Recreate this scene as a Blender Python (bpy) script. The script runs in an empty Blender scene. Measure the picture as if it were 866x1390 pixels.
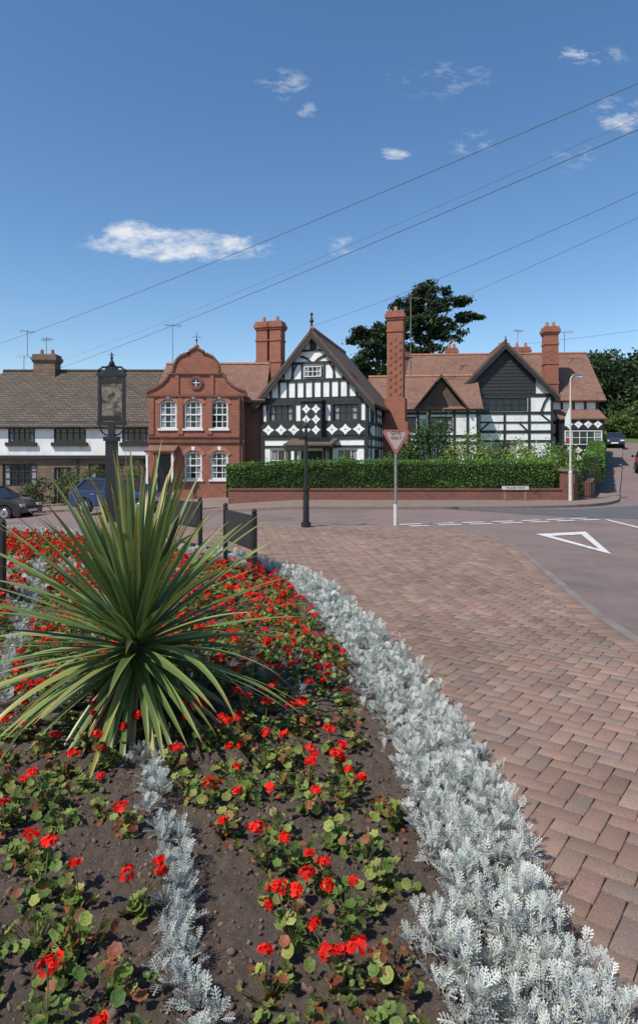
import bpy, bmesh, math, random
import numpy as np
from mathutils import Vector, Matrix, noise
random.seed(7); rng=np.random.default_rng(7)
S=bpy.context.scene
COL=S.collection

# ---------------------------------------------------------------- helpers
def sm(t):
    t=max(0.0,min(1.0,t)); return t*t*(3-2*t)
def gz(x,y):
    l=-0.06*max(0,min(24,-x-1))*sm((y-13)/8)
    r=0.09*max(0,min(62,y-28))*sm((x-6)/7)
    return l+r
def empty(name,loc=(0,0,0),rot=0):
    e=bpy.data.objects.new(name,None); COL.objects.link(e)
    e.location=loc; e.rotation_euler=(0,0,rot); e.empty_display_size=.2
    return e
def nodes(name):
    m=bpy.data.materials.new(name); m.use_nodes=True
    nt=m.node_tree; b=nt.nodes['Principled BSDF']; return m,nt,b
def N(nt,t,**k):
    n=nt.nodes.new(t)
    for a,v in k.items(): setattr(n,a,v)
    return n
def mixc(nt,f,a,b,mode='MIX'):
    n=N(nt,'ShaderNodeMix',data_type='RGBA',blend_type=mode)
    for s,v in ((n.inputs[0],f),(n.inputs[6],a),(n.inputs[7],b)):
        if isinstance(v,(int,float)): s.default_value=v
        elif isinstance(v,tuple): s.default_value=(*v[:3],1)
        else: nt.links.new(v,s)
    return n.outputs[2]
def ramp(nt,fac,a,b):
    n=N(nt,'ShaderNodeMapRange'); n.inputs[1].default_value=a; n.inputs[2].default_value=b
    nt.links.new(fac,n.inputs[0]); return n.outputs[0]
def noi(nt,vec,scale,detail=5,rough=.6):
    n=N(nt,'ShaderNodeTexNoise'); n.inputs['Scale'].default_value=scale
    n.inputs['Detail'].default_value=detail; n.inputs['Roughness'].default_value=rough
    if vec: nt.links.new(vec,n.inputs['Vector'])
    return n.outputs['Fac']
def bump(nt,b,h,st,dist=.02):
    n=N(nt,'ShaderNodeBump'); n.inputs['Strength'].default_value=st; n.inputs['Distance'].default_value=dist
    nt.links.new(h,n.inputs['Height']); nt.links.new(n.outputs[0],b.inputs['Normal'])
def nmat(name,c1,c2,scale=4,rough=.8,bst=.0,bscale=60,metal=0,speck=None,patch=None):
    m,nt,b=nodes(name)
    tc=N(nt,'ShaderNodeTexCoord').outputs['Object']
    f=ramp(nt,noi(nt,tc,scale),.3,.7)
    c=mixc(nt,f,c1,c2)
    if speck:
        f2=ramp(nt,noi(nt,tc,speck[0],2),.52,.62); c=mixc(nt,f2,c,speck[1])
    if patch:
        f2=ramp(nt,noi(nt,tc,patch[0],6,.7),.5,.68); c=mixc(nt,f2,c,patch[1])
    nt.links.new(c,b.inputs['Base Color'])
    b.inputs['Roughness'].default_value=rough; b.inputs['Metallic'].default_value=metal
    if bst: bump(nt,b,noi(nt,tc,bscale,4),bst)
    return m
def brickmat(name,c1,c2,mort,bw=.225,bh=.075,ms=.01,rough=.85,bst=.4,stain=.5,dark=(.05,.03,.025)):
    m,nt,b=nodes(name)
    uv=N(nt,'ShaderNodeUVMap').outputs[0]
    t=N(nt,'ShaderNodeTexBrick'); nt.links.new(uv,t.inputs['Vector'])
    t.inputs['Color1'].default_value=(*c1,1); t.inputs['Color2'].default_value=(*c2,1); t.inputs['Mortar'].default_value=(*mort,1)
    t.inputs['Scale'].default_value=1; t.inputs['Mortar Size'].default_value=ms
    t.inputs['Brick Width'].default_value=bw; t.inputs['Row Height'].default_value=bh
    t.inputs['Bias'].default_value=0
    tc=N(nt,'ShaderNodeTexCoord').outputs['Object']
    f=ramp(nt,noi(nt,tc,1.1,6,.65),.45,.75)
    f2=N(nt,'ShaderNodeMath',operation='MULTIPLY'); nt.links.new(f,f2.inputs[0]); f2.inputs[1].default_value=stain
    c=mixc(nt,f2.outputs[0],t.outputs['Color'],dark)
    f3=ramp(nt,noi(nt,tc,7,4),.35,.7)
    f4=N(nt,'ShaderNodeMath',operation='MULTIPLY'); nt.links.new(f3,f4.inputs[0]); f4.inputs[1].default_value=.35
    c=mixc(nt,f4.outputs[0],c,tuple(min(1,v*1.5) for v in c2))
    nt.links.new(c,b.inputs['Base Color']); b.inputs['Roughness'].default_value=rough
    inv=N(nt,'ShaderNodeMath',operation='SUBTRACT'); inv.inputs[0].default_value=1; nt.links.new(t.outputs['Fac'],inv.inputs[1])
    bump(nt,b,inv.outputs[0],bst,.015)
    return m
def attrmat(name,rough=.6,trans=.25,spec=.3,bst=0):
    m,nt,b=nodes(name)
    a=N(nt,'ShaderNodeAttribute',attribute_name='Col').outputs['Color']
    nt.links.new(a,b.inputs['Base Color']); b.inputs['Roughness'].default_value=rough
    b.inputs['Specular IOR Level'].default_value=spec
    if bst:
        tc=N(nt,'ShaderNodeTexCoord').outputs['Object']; bump(nt,b,noi(nt,tc,90,4),bst,.006)
        f=ramp(nt,noi(nt,tc,130,3),.35,.65); c=mixc(nt,f,(.78,.78,.78),(1.2,1.2,1.2)); c=mixc(nt,1.0,a,c,'MULTIPLY')
        f=ramp(nt,noi(nt,tc,2.2,7,.7),.5,.72); f5=N(nt,'ShaderNodeMath',operation='MULTIPLY'); nt.links.new(f,f5.inputs[0]); f5.inputs[1].default_value=.5
        c=mixc(nt,f5.outputs[0],c,(.12,.095,.078)); nt.links.new(c,b.inputs['Base Color'])
    if trans:
        t=N(nt,'ShaderNodeBsdfTranslucent'); nt.links.new(a,t.inputs['Color'])
        mx=N(nt,'ShaderNodeMixShader'); mx.inputs[0].default_value=trans
        nt.links.new(b.outputs[0],mx.inputs[1]); nt.links.new(t.outputs[0],mx.inputs[2])
        nt.links.new(mx.outputs[0],nt.nodes['Material Output'].inputs['Surface'])
    return m

class MB:
    def __init__(s): s.v=[];s.f=[];s.m=[];s.mats=[]
    def mi(s,mat):
        if mat not in s.mats: s.mats.append(mat)
        return s.mats.index(mat)
    def poly(s,pts,mat):
        b=len(s.v); s.v+= [tuple(p) for p in pts]; s.f.append(tuple(range(b,b+len(pts)))); s.m.append(s.mi(mat))
    def hexa(s,p,mat):
        b=len(s.v); s.v+=[tuple(q) for q in p]; i=s.mi(mat)
        for f in ((3,2,1,0),(4,5,6,7),(0,1,5,4),(1,2,6,5),(2,3,7,6),(3,0,4,7)):
            s.f.append(tuple(b+k for k in f)); s.m.append(i)
    def box(s,x0,x1,y0,y1,z0,z1,mat):
        s.hexa([(x0,y0,z0),(x1,y0,z0),(x1,y1,z0),(x0,y1,z0),(x0,y0,z1),(x1,y0,z1),(x1,y1,z1),(x0,y1,z1)],mat)
    def slab(s,a,b,c,d,th,mat):
        a,b,c,d=map(Vector,(a,b,c,d)); n=(b-a).cross(d-a).normalized()
        if n.z<0: n=-n
        o=n*th
        s.hexa([a-o,b-o,c-o,d-o,a,b,c,d],mat)
    def prism(s,pts,off,mat):
        off=Vector(off); P=[Vector(p) for p in pts]; n=len(P)
        b=len(s.v); s.v+=[tuple(p) for p in P]+[tuple(p+off) for p in P]; i=s.mi(mat)
        s.f.append(tuple(range(b,b+n))); s.m.append(i)
        s.f.append(tuple(range(b+2*n-1,b+n-1,-1))); s.m.append(i)
        for k in range(n):
            j=(k+1)%n; s.f.append((b+k,b+n+k,b+n+j,b+j)); s.m.append(i)
    def cyl(s,p0,p1,r0,r1,n,mat,cap=True):
        p0=Vector(p0);p1=Vector(p1); d=(p1-p0).normalized()
        a=d.orthogonal().normalized(); c=d.cross(a); b=len(s.v); i=s.mi(mat)
        for p,r in ((p0,r0),(p1,r1)):
            for k in range(n):
                t=2*math.pi*k/n; s.v.append(tuple(p+a*math.cos(t)*r+c*math.sin(t)*r))
        for k in range(n):
            j=(k+1)%n; s.f.append((b+k,b+j,b+n+j,b+n+k)); s.m.append(i)
        if cap:
            s.f.append(tuple(range(b+n-1,b-1,-1))); s.m.append(i); s.f.append(tuple(range(b+n,b+2*n))); s.m.append(i)
    def ball(s,c,r,mat,n=10,sz=1):
        for k in range(n//2):
            t0=-math.pi/2+math.pi*k/(n//2); t1=-math.pi/2+math.pi*(k+1)/(n//2)
            s.cyl((c[0],c[1],c[2]+r*sz*math.sin(t0)),(c[0],c[1],c[2]+r*sz*math.sin(t1)),max(1e-4,r*math.cos(t0)),max(1e-4,r*math.cos(t1)),n,mat,False)
    def path(s,pts,r,mat,n=6):
        for a,b in zip(pts[:-1],pts[1:]): s.cyl(a,b,r,r,n,mat)
    def obj(s,name,parent=None,bevel=0,smooth=False):
        me=bpy.data.meshes.new(name); me.from_pydata(s.v,[],s.f)
        for m in s.mats: me.materials.append(m)
        me.polygons.foreach_set('material_index',s.m)
        me.update()
        uvl=me.uv_layers.new(name='UVMap'); arr=np.zeros(len(me.loops)*2)
        for p in me.polygons:
            n=p.normal; h=math.hypot(n.x,n.y)
            for li in p.loop_indices:
                co=me.vertices[me.loops[li].vertex_index].co
                if h<.15: u,v=co.x,co.y
                else: u=(-n.y*co.x+n.x*co.y)/h; v=co.z/h
                arr[2*li]=u+50; arr[2*li+1]=v+50
        uvl.data.foreach_set('uv',arr)
        if smooth: me.polygons.foreach_set('use_smooth',[True]*len(me.polygons))
        o=bpy.data.objects.new(name,me); COL.objects.link(o)
        if parent: o.parent=parent
        if bevel:
            bv=o.modifiers.new('bevel','BEVEL'); bv.width=bevel; bv.segments=2; bv.limit_method='ANGLE'; bv.angle_limit=math.radians(35)
        return o

class Sc:
    def __init__(s): s.V=[];s.L=[];s.T=[];s.C=[];s.n=0
    def add(s,V,F,R,T,C,cm=None):
        V=np.asarray(V,float);F=np.asarray(F,int);K=len(T)
        if K==0: return
        W=np.einsum('kij,nj->kni',R,V)+T[:,None,:]
        s.V.append(W.reshape(-1,3))
        idx=F[None,:,:]+(np.arange(K)*len(V))[:,None,None]+s.n
        s.L.append(idx.reshape(-1)); s.T.append(np.full(K*len(F),F.shape[1]))
        c=np.repeat(np.asarray(C)[:,None,:],len(V),1)
        if cm is not None:
            cm=np.asarray(cm,float)
            c=c*(cm[None,:,None] if cm.ndim==1 else cm[None])
        s.C.append(c.reshape(-1,3)); s.n+=K*len(V)
    def obj(s,name,mat,parent=None,smooth=False):
        V=np.concatenate(s.V);L=np.concatenate(s.L);T=np.concatenate(s.T);C=np.concatenate(s.C)
        me=bpy.data.meshes.new(name); me.vertices.add(len(V)); me.vertices.foreach_set('co',V.ravel())
        me.loops.add(len(L)); me.loops.foreach_set('vertex_index',L.astype(np.int32))
        me.polygons.add(len(T)); st=np.concatenate([[0],np.cumsum(T)[:-1]])
        me.polygons.foreach_set('loop_start',st.astype(np.int32)); me.polygons.foreach_set('loop_total',T.astype(np.int32))
        if smooth: me.polygons.foreach_set('use_smooth',[True]*len(T))
        me.update(calc_edges=True)
        a=me.attributes.new('Col','FLOAT_COLOR','POINT')
        a.data.foreach_set('color',np.concatenate([np.clip(C,0,1),np.ones((len(C),1))],1).ravel())
        me.materials.append(mat)
        o=bpy.data.objects.new(name,me); COL.objects.link(o)
        if parent: o.parent=parent
        return o
def rot(yaw,pitch,roll,sc=None):
    cy,sy=np.cos(yaw),np.sin(yaw);cp,sp=np.cos(pitch),np.sin(pitch);cr,sr=np.cos(roll),np.sin(roll)
    z=np.zeros_like(yaw);o=np.ones_like(yaw)
    Rz=np.stack([cy,-sy,z,sy,cy,z,z,z,o],-1).reshape(-1,3,3)
    Rx=np.stack([o,z,z,z,cp,-sp,z,sp,cp],-1).reshape(-1,3,3)
    Ry=np.stack([cr,z,sr,z,o,z,-sr,z,cr],-1).reshape(-1,3,3)
    R=Rz@Rx@Ry
    if sc is not None: R=R*(sc[:,None,None] if sc.ndim==1 else sc[:,None,:])
    return R
def U(a,b,n): return rng.uniform(a,b,n)
def colvar(base,n,var=.2,hue=.08):
    b=np.asarray(base)[None,:]*(1+rng.normal(0,var,(n,1)))
    return np.clip(b*(1+rng.normal(0,hue,(n,3))),.004,1)
def inpoly(P,X,Y):
    r=np.zeros(X.shape,bool); n=len(P)
    for i in range(n):
        x0,y0=P[i];x1,y1=P[(i+1)%n]
        if y0==y1: continue
        c=((y0>Y)!=(y1>Y))&(X<(x1-x0)*(Y-y0)/(y1-y0)+x0); r^=c
    return r
def distpl(P,X,Y):
    d=np.full(X.shape,1e9)
    for (x0,y0),(x1,y1) in zip(P[:-1],P[1:]):
        dx,dy=x1-x0,y1-y0;t=np.clip(((X-x0)*dx+(Y-y0)*dy)/(dx*dx+dy*dy+1e-12),0,1)
        d=np.minimum(d,np.hypot(X-x0-t*dx,Y-y0-t*dy))
    return d
def catmull(P,n=8):
    P=[np.array(p,float) for p in P]; Q=[2*P[0]-P[1]]+P+[2*P[-1]-P[-2]]; out=[]
    for i in range(1,len(Q)-2):
        for k in range(n):
            t=k/n; a,b,c,d=Q[i-1:i+3]
            out.append(tuple(.5*((2*b)+(-a+c)*t+(2*a-5*b+4*c-d)*t*t+(-a+3*b-3*c+d)*t**3)))
    out.append(tuple(P[-1])); return out
def resample(P,step):
    P=np.array(P);s=np.concatenate([[0],np.cumsum(np.hypot(*np.diff(P,axis=0).T))])
    n=max(2,int(s[-1]/step)+1);t=np.linspace(0,s[-1],n)
    return np.stack([np.interp(t,s,P[:,0]),np.interp(t,s,P[:,1])],1)

# ---------------------------------------------------------------- materials
M={}
M['brick']=brickmat('red_brick',(.36,.115,.062),(.26,.075,.042),(.24,.15,.11),stain=.4)
M['brickdk']=brickmat('dark_red_brick',(.25,.085,.055),(.17,.06,.042),(.14,.1,.08),stain=.5)
M['stonewall']=brickmat('sandstone',(.22,.15,.1),(.15,.1,.07),(.1,.08,.06),.45,.2,.012,stain=.6)
M['tile']=brickmat('clay_tiles',(.29,.15,.10),(.19,.095,.066),(.06,.038,.03),.17,.11,.012,stain=.6)
M['tilebr']=brickmat('brown_clay_tiles',(.15,.095,.068),(.105,.07,.052),(.035,.025,.02),.17,.11,.012,stain=.5)
M['slab']=brickmat('stone_slates',(.13,.10,.07),(.075,.06,.045),(.02,.017,.014),.42,.2,.022,stain=.7,bst=.9)
M['render']=nmat('white_render',(.84,.84,.81),(.75,.75,.72),2.5,.85,.15,40,patch=(1.3,(.62,.61,.57)))
M['black']=nmat('black_timber',(.012,.012,.013),(.03,.028,.027),6,.6,.2,50)
M['iron']=nmat('black_iron',(.012,.012,.014),(.02,.02,.022),8,.35,.05)
M['whitewood']=nmat('white_painted_wood',(.8,.8,.78),(.72,.72,.7),5,.5)
m,nt,b=nodes('window_glass'); b.inputs['Base Color'].default_value=(.018,.022,.028,1); b.inputs['Roughness'].default_value=.06
tc=N(nt,'ShaderNodeTexCoord').outputs['Object']; bump(nt,b,noi(nt,tc,3,2),.12,.02); M['glass']=m
M['curtain']=nmat('net_curtain',(.34,.34,.33),(.16,.16,.165),5,.8)
M['terra']=nmat('terracotta',(.42,.18,.11),(.3,.13,.08),6,.75)
M['concrete']=nmat('kerb_concrete',(.22,.185,.16),(.15,.125,.11),3,.9,.3,80)
M['redroad']=nmat('red_asphalt',(.20,.128,.112),(.155,.104,.094),.7,.9,.5,220,speck=(260,(.28,.23,.21)),patch=(.35,(.135,.105,.096)))
M['greyroad']=nmat('grey_asphalt',(.09,.095,.10),(.068,.07,.075),1.5,.9,.5,220,speck=(260,(.16,.16,.17)))
M['pave']=nmat('pavement_tarmac',(.235,.165,.132),(.175,.128,.105),1.5,.9,.3,120)
M['paint']=nmat('road_paint',(.75,.75,.72),(.55,.53,.5),14,.7,.2,150,patch=(9,(.38,.33,.3)))
M['sand']=nmat('joint_sand',(.085,.065,.052),(.05,.04,.033),20,.95,.4,200)
M['grass']=nmat('grass',(.07,.11,.03),(.10,.12,.04),.8,.95,.6,30)
M['bark']=nmat('bark',(.09,.06,.045),(.05,.035,.028),6,.95,.7,25)
M['core']=nmat('hedge_core',(.008,.018,.005),(.015,.03,.008),8,.95)
M['leaf']=attrmat('leaves',.55,.28,.3)
M['silver']=attrmat('silver_leaves',.9,.2,.08)
M['petal']=attrmat('petals',.6,.3,.2)
M['soilc']=attrmat('soil_clods',.95,0,.1,.8)
M['pavers']=attrmat('block_pavers',.85,0,.25,.5)
M['strap']=attrmat('strap_leaves',.38,.2,.45)
M['steel']=nmat('galvanised_steel',(.32,.32,.32),(.22,.2,.18),8,.5,.1,metal=.5)
M['cream']=nmat('cream_paint',(.6,.58,.5),(.48,.44,.38),6,.6)
M['chrome']=nmat('metal_trim',(.5,.5,.5),(.4,.4,.4),4,.25,metal=.9)
M['tyre']=nmat('tyre_rubber',(.015,.015,.015),(.025,.025,.025),20,.85)
M['lamp']=nmat('lamp_glass',(.7,.7,.68),(.6,.6,.6),4,.15)
M['rlamp']=nmat('tail_lamp',(.35,.01,.01),(.25,.01,.01),4,.2)
m,nt,b=nodes('soil'); tc=N(nt,'ShaderNodeTexCoord').outputs['Object']
c=mixc(nt,ramp(nt,noi(nt,tc,14,8,.7),.3,.7),(.08,.055,.041),(.17,.12,.09))
c=mixc(nt,ramp(nt,noi(nt,tc,120,3),.55,.75),c,(.25,.19,.15))
nt.links.new(c,b.inputs['Base Color']); b.inputs['Roughness'].default_value=1
bump(nt,b,noi(nt,tc,60,8,.75),1,.03); M['soil']=m

# ---------------------------------------------------------------- facade helper
class Fac:
    def __init__(s,mb,ox,oy,ux=1,uy=0):
        s.mb=mb;s.o=(ox,oy);l=math.hypot(ux,uy);s.u=(ux/l,uy/l);s.n=(uy/l,-ux/l);s.k=0
    def P(s,u,z,d=0):
        return Vector((s.o[0]+s.u[0]*u+s.n[0]*d,s.o[1]+s.u[1]*u+s.n[1]*d,z))
    def box(s,u0,u1,z0,z1,d0,d1,mat):
        s.mb.hexa([s.P(u0,z0,d1),s.P(u1,z0,d1),s.P(u1,z0,d0),s.P(u0,z0,d0),s.P(u0,z1,d1),s.P(u1,z1,d1),s.P(u1,z1,d0),s.P(u0,z1,d0)],mat)
    def beam(s,u0,z0,u1,z1,w,mat,d=None):
        s.k+=1; d=(.035+(s.k%17)*.0022) if d is None else d
        L=math.hypot(u1-u0,z1-z0);px,pz=-(z1-z0)/L*w/2,(u1-u0)/L*w/2
        q=[(u0+px,z0+pz),(u1+px,z1+pz),(u1-px,z1-pz),(u0-px,z0-pz)]
        s.mb.hexa([s.P(a,b,-.02) for a,b in q]+[s.P(a,b,d) for a,b in q],mat)
    def arc(s,pts,w,mat):
        for a,b in zip(pts[:-1],pts[1:]): s.beam(a[0],a[1],b[0],b[1],w,mat)
    def prism(s,pts,d0,d1,mat):
        off=(s.n[0]*(d1-d0),s.n[1]*(d1-d0),0)
        s.mb.prism([s.P(a,b,d0) for a,b in pts],off,mat)
    def wall(s,u0,u1,z0,z1,ops,mat,rv=.14):
        us=sorted({u0,u1}|{v for o in ops for v in o[:2]});zs=sorted({z0,z1}|{v for o in ops for v in o[2:4]})
        for a,b in zip(us[:-1],us[1:]):
            for c,d in zip(zs[:-1],zs[1:]):
                cu,cz=(a+b)/2,(c+d)/2
                if any(o[0]<cu<o[1] and o[2]<cz<o[3] for o in ops): continue
                s.mb.poly([s.P(a,c),s.P(b,c),s.P(b,d),s.P(a,d)],mat)
        for o in ops:
            a,b,c,d=o[:4]
            s.mb.poly([s.P(a,c),s.P(a,d),s.P(a,d,-rv),s.P(a,c,-rv)],mat)
            s.mb.poly([s.P(b,c),s.P(b,d),s.P(b,d,-rv),s.P(b,c,-rv)],mat)
            s.mb.poly([s.P(a,c),s.P(b,c),s.P(b,c,-rv),s.P(a,c,-rv)],mat)
            s.mb.poly([s.P(a,d),s.P(b,d),s.P(b,d,-rv),s.P(a,d,-rv)],mat)
    def win(s,u0,u1,z0,z1,nx,nz,fm,d=-.1,fw=.07,bw=.03,g=None):
        g=g or M['glass']
        s.mb.poly([s.P(u0,z0,d-.02),s.P(u1,z0,d-.02),s.P(u1,z1,d-.02),s.P(u0,z1,d-.02)],g)
        W=u1-u0
        if random.random()<.75:
            k=random.uniform(.12,.26)
            for a,b in ((u0+fw,u0+fw+W*k),(u1-fw-W*k,u1-fw)):
                s.box(a,b,z0+fw,z1-fw,d-.03,d-.012,M['curtain'])
        s.box(u0,u0+fw,z0,z1,d-.03,d+.04,fm); s.box(u1-fw,u1,z0,z1,d-.03,d+.04,fm)
        s.box(u0+fw,u1-fw,z0,z0+fw,d-.03,d+.038,fm); s.box(u0+fw,u1-fw,z1-fw,z1,d-.03,d+.038,fm)
        for i in range(1,nx):
            c=u0+(u1-u0)*i/nx; s.box(c-bw/2,c+bw/2,z0+fw,z1-fw,d-.025,d+.025,fm)
        for i in range(1,nz):
            c=z0+(z1-z0)*i/nz; s.box(u0+fw,u1-fw,c-bw/2,c+bw/2,d-.025,d+.02,fm)
    def loz(s,u0,u1,z0,z1,nx,nz,d=.05,inner=.42):
        s.box(u0,u1,z0,z1,-.01,d-.015,M['black'])
        du,dz=(u1-u0)/nx,(z1-z0)/nz
        for i in range(nx):
            for j in range(nz):
                cu,cz=u0+du*(i+.5),z0+dz*(j+.5);a,b=du*.46,dz*.46;pts=[]
                for k in range(8):
                    t=math.pi*k/4; r=1 if k%2==0 else inner*1.45
                    pts.append((cu+a*r*math.cos(t),cz+b*r*math.sin(t)))
                s.prism(pts,d-.018,d,M['render'])
                s.prism([(cu-a*.16,cz),(cu,cz-b*.16),(cu+a*.16,cz),(cu,cz+b*.16)],d-.01,d+.006,M['black'])

def chimney(mb,x,y,z0,z1,w,d,mat,pots=2,bands=2):
    mb.box(x-w/2,x+w/2,y-d/2,y+d/2,z0,z1-.5,mat)
    mb.box(x-w/2-.06,x+w/2+.06,y-d/2-.06,y+d/2+.06,z1-.5,z1-.38,mat)
    mb.box(x-w/2-.12,x+w/2+.12,y-d/2-.12,y+d/2+.12,z1-.38,z1-.18,mat)
    mb.box(x-w/2-.05,x+w/2+.05,y-d/2-.05,y+d/2+.05,z1-.18,z1,mat)
    for i in range(bands):
        zz=z1-1.2-i*1.3; mb.box(x-w/2-.04,x+w/2+.04,y-d/2-.04,y+d/2+.04,zz,zz+.12,mat)
    for i in range(pots):
        px=x-w/2+w*(i+.5)/pots
        mb.cyl((px,y,z1),(px,y,z1+.35),.13,.1,10,M['terra'])

# ---------------------------------------------------------------- ground, road, paving
def axis(lo,hi,a,b,fine):
    L=list(np.arange(a,b+1e-6,fine)); s=fine;v=a
    while v>lo: s*=1.35; v-=s; L.insert(0,v)
    s=fine;v=b
    while v<hi: s*=1.35; v+=s; L.append(v)
    return np.array(L)
xs=axis(-1500,1500,-32,46,1.0); ys=axis(-400,3000,8,96,1.0)
V=[];F=[]
for y in ys:
    for x in xs:
        h=gz(x,y)-.17
        if x>24 and y>66: h+=1.6*sm((x-26)/10)*sm((y-66)/12)
        V.append((x,y,h))
nx=len(xs)
for j in range(len(ys)-1):
    for i in range(nx-1):
        a=j*nx+i; F.append((a,a+1,a+nx+1,a+nx))
me=bpy.data.meshes.new('ground'); me.from_pydata(V,[],F); me.materials.append(M['grass'])
me.polygons.foreach_set('use_smooth',[True]*len(F))
o=bpy.data.objects.new('ground',me); COL.objects.link(o)

def drape(name,pts,mat,off,thick=0,step=1.0,parent=None):
    bm=bmesh.new(); vs=[bm.verts.new((p[0],p[1],0)) for p in pts]; f=bm.faces.new(vs); f.normal_update()
    if f.normal.z<0: f.normal_flip()
    bmesh.ops.triangulate(bm,faces=bm.faces[:])
    x0,x1=min(p[0] for p in pts),max(p[0] for p in pts);y0,y1=min(p[1] for p in pts),max(p[1] for p in pts)
    for k in range(math.floor(x0)+1,math.ceil(x1)):
        if k%step==0 and -32<k<46: bmesh.ops.bisect_plane(bm,geom=bm.verts[:]+bm.edges[:]+bm.faces[:],plane_co=(k,0,0),plane_no=(1,0,0))
    for k in range(max(12,math.floor(y0)+1),math.ceil(y1)):
        if k%step==0: bmesh.ops.bisect_plane(bm,geom=bm.verts[:]+bm.edges[:]+bm.faces[:],plane_co=(0,k,0),plane_no=(0,1,0))
    for v in bm.verts: v.co.z=gz(v.co.x,v.co.y)+off
    if thick:
        e=[e for e in bm.edges if e.is_boundary]
        r=bmesh.ops.extrude_edge_only(bm,edges=e)
        for v in r['geom']:
            if isinstance(v,bmesh.types.BMVert): v.co.z-=thick
    me=bpy.data.meshes.new(name); bm.to_mesh(me); bm.free(); me.materials.append(mat)
    o=bpy.data.objects.new(name,me); COL.objects.link(o)
    if parent:o.parent=parent
    return o
drape('road',[(-60,-20),(60,-20),(60,24),(20,26),(37,62),(41,76),(36,84),(30,78),(28,64),(12.5,29),(10,26),(-5,26),(-10,31.5),(-60,31.5)],M['redroad'],-.06)
drape('asphalt_road',[(4.8,22.9),(7.5,20.2),(9.4,19.2),(12,15.5),(14,10),(60,8),(60,23),(20,25.5),(12.4,24.8),(9,23.0)],M['greyroad'],-.054,step=100)

farpath=catmull([(-40,30.3),(-14,30.1),(-9.2,29.6),(-7,27.4),(-5,24.4),(-2.5,23.2),(2,22.9),(7,23.1),(10.2,24.2),(12.4,26.6),(14.6,31),(19.9,42),(29.3,62),(31.5,70)],5)
back=[(30,71),(27.6,62),(18.2,42),(11.8,27.9),(10.6,27.2),(-3.7,27.2),(-3.8,33.5),(-9,34),(-9.2,38),(-40,38)]
drape('pavement',list(farpath)+back,M['pave'],.045,.15)
def kerb(name,path,w,top,h,parent=None,step=.9):
    mb=MB();P=resample(path,step)
    for a,b in zip(P[:-1],P[1:]):
        d=b-a;L=math.hypot(*d);t=d/L;n=np.array([-t[1],t[0]]);a2=a+t*.006;b2=b-t*.006
        q=[a2,b2,b2+n*w,a2+n*w]
        z=[gz(p[0],p[1]) for p in (a2,b2,b2,a2)]
        mb.hexa([(p[0],p[1],zz+top-h) for p,zz in zip(q,z)]+[(p[0],p[1],zz+top) for p,zz in zip(q,z)],M['concrete'])
    return mb.obj(name,parent,bevel=.012)
kerb('kerb',farpath,.13,.055,.2)

nearpath=catmull([(-14,17.2),(-6,17),(-1.6,16.8),(1.5,16.7),(2.7,16.4),(3.5,15.7),(3.9,14.4),(3.9,12.3),(3.55,9.83),(3.2,7.48),(3.08,6.2),(3.05,3),(3.3,0),(3.9,-4)],6)
kerb('kerb',[(p[0],p[1]) for p in nearpath][::-1],.11,.004,.2)
pavepoly=list(nearpath)+[(-14,-4)]
drape('paving_base',pavepoly,M['sand'],-.014,0)
bedpoly_edge=catmull([(1.3,-.6),(.93,.6),(.86,1.6),(.86,2.3),(.86,3.1),(.84,3.7),(.76,4.5),(.63,5.5),(.34,7.0),(-.09,8.4),(-.8,9.6),(-1.7,10.5),(-3,11.6),(-4.6,13.0),(-7,14.3),(-10,15)],6)
bedpoly=list(bedpoly_edge)+[(-13,15),(-13,-.6)]
ang=math.radians(52);ca,sa=math.cos(ang),math.sin(ang);W=.102;cx=[];fl=[]
ii,jj=np.meshgrid(np.arange(-200,200),np.arange(-200,200));d=(ii-jj)%4
for typ,s0 in ((0,0),(1,3)):
    m_=d==s0; a=ii[m_].astype(float);b_=jj[m_].astype(float)
    lx=(a+(1 if typ==0 else .5))*W;ly=(b_+(.5 if typ==0 else 1))*W
    X=lx*ca-ly*sa-2;Y=lx*sa+ly*ca+6
    dE=distpl(nearpath,X,Y);dB=distpl(bedpoly_edge,X,Y)
    k=inpoly(pavepoly,X,Y)&(~inpoly(bedpoly,X,Y)|(dB<.06))&(dE>.13+.10)&(X>-12)&(Y>-3.5)
    cx.append((X[k],Y[k],np.full(k.sum(),typ)))
X=np.concatenate([c[0] for c in cx]);Y=np.concatenate([c[1] for c in cx]);TY=np.concatenate([c[2] for c in cx])
hx,hy,bv=.0992,.0487,.005
tv=[(-hx,-hy,-.02),(hx,-hy,-.02),(hx,hy,-.02),(-hx,hy,-.02),(-hx,-hy,-bv*.7),(hx,-hy,-bv*.7),(hx,hy,-bv*.7),(-hx,hy,-bv*.7),(-hx+bv,-hy+bv,0),(hx-bv,-hy+bv,0),(hx-bv,hy-bv,0),(-hx+bv,hy-bv,0)]
tf=[(0,1,5,4),(1,2,6,5),(2,3,7,6),(3,0,4,7),(4,5,9,8),(5,6,10,9),(6,7,11,10),(7,4,8,11),(8,9,10,11)]
n=len(X)
def pavecols(X,Y,n):
    base=np.array([[.245,.163,.125],[.222,.142,.108],[.262,.180,.135],[.205,.148,.120],[.24,.148,.115]])[rng.integers(0,5,n)]
    patch=np.array([noise.noise(Vector((x*.6,y*.6,3)))*.22+noise.noise(Vector((x*2.5,y*2.5,7)))*.12 for x,y in zip(X,Y)])
    return base*(1+patch[:,None]+rng.normal(0,.075,(n,1)))
zz=np.array([gz(x,y) for x,y in zip(X,Y)])+rng.normal(0,.0012,n)
s=Sc(); s.add(tv,tf,rot(ang+TY*math.pi/2+rng.normal(0,.006,n),rng.normal(0,.006,n),rng.normal(0,.006,n)),np.stack([X,Y,zz],1),pavecols(X,Y,n))
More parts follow.
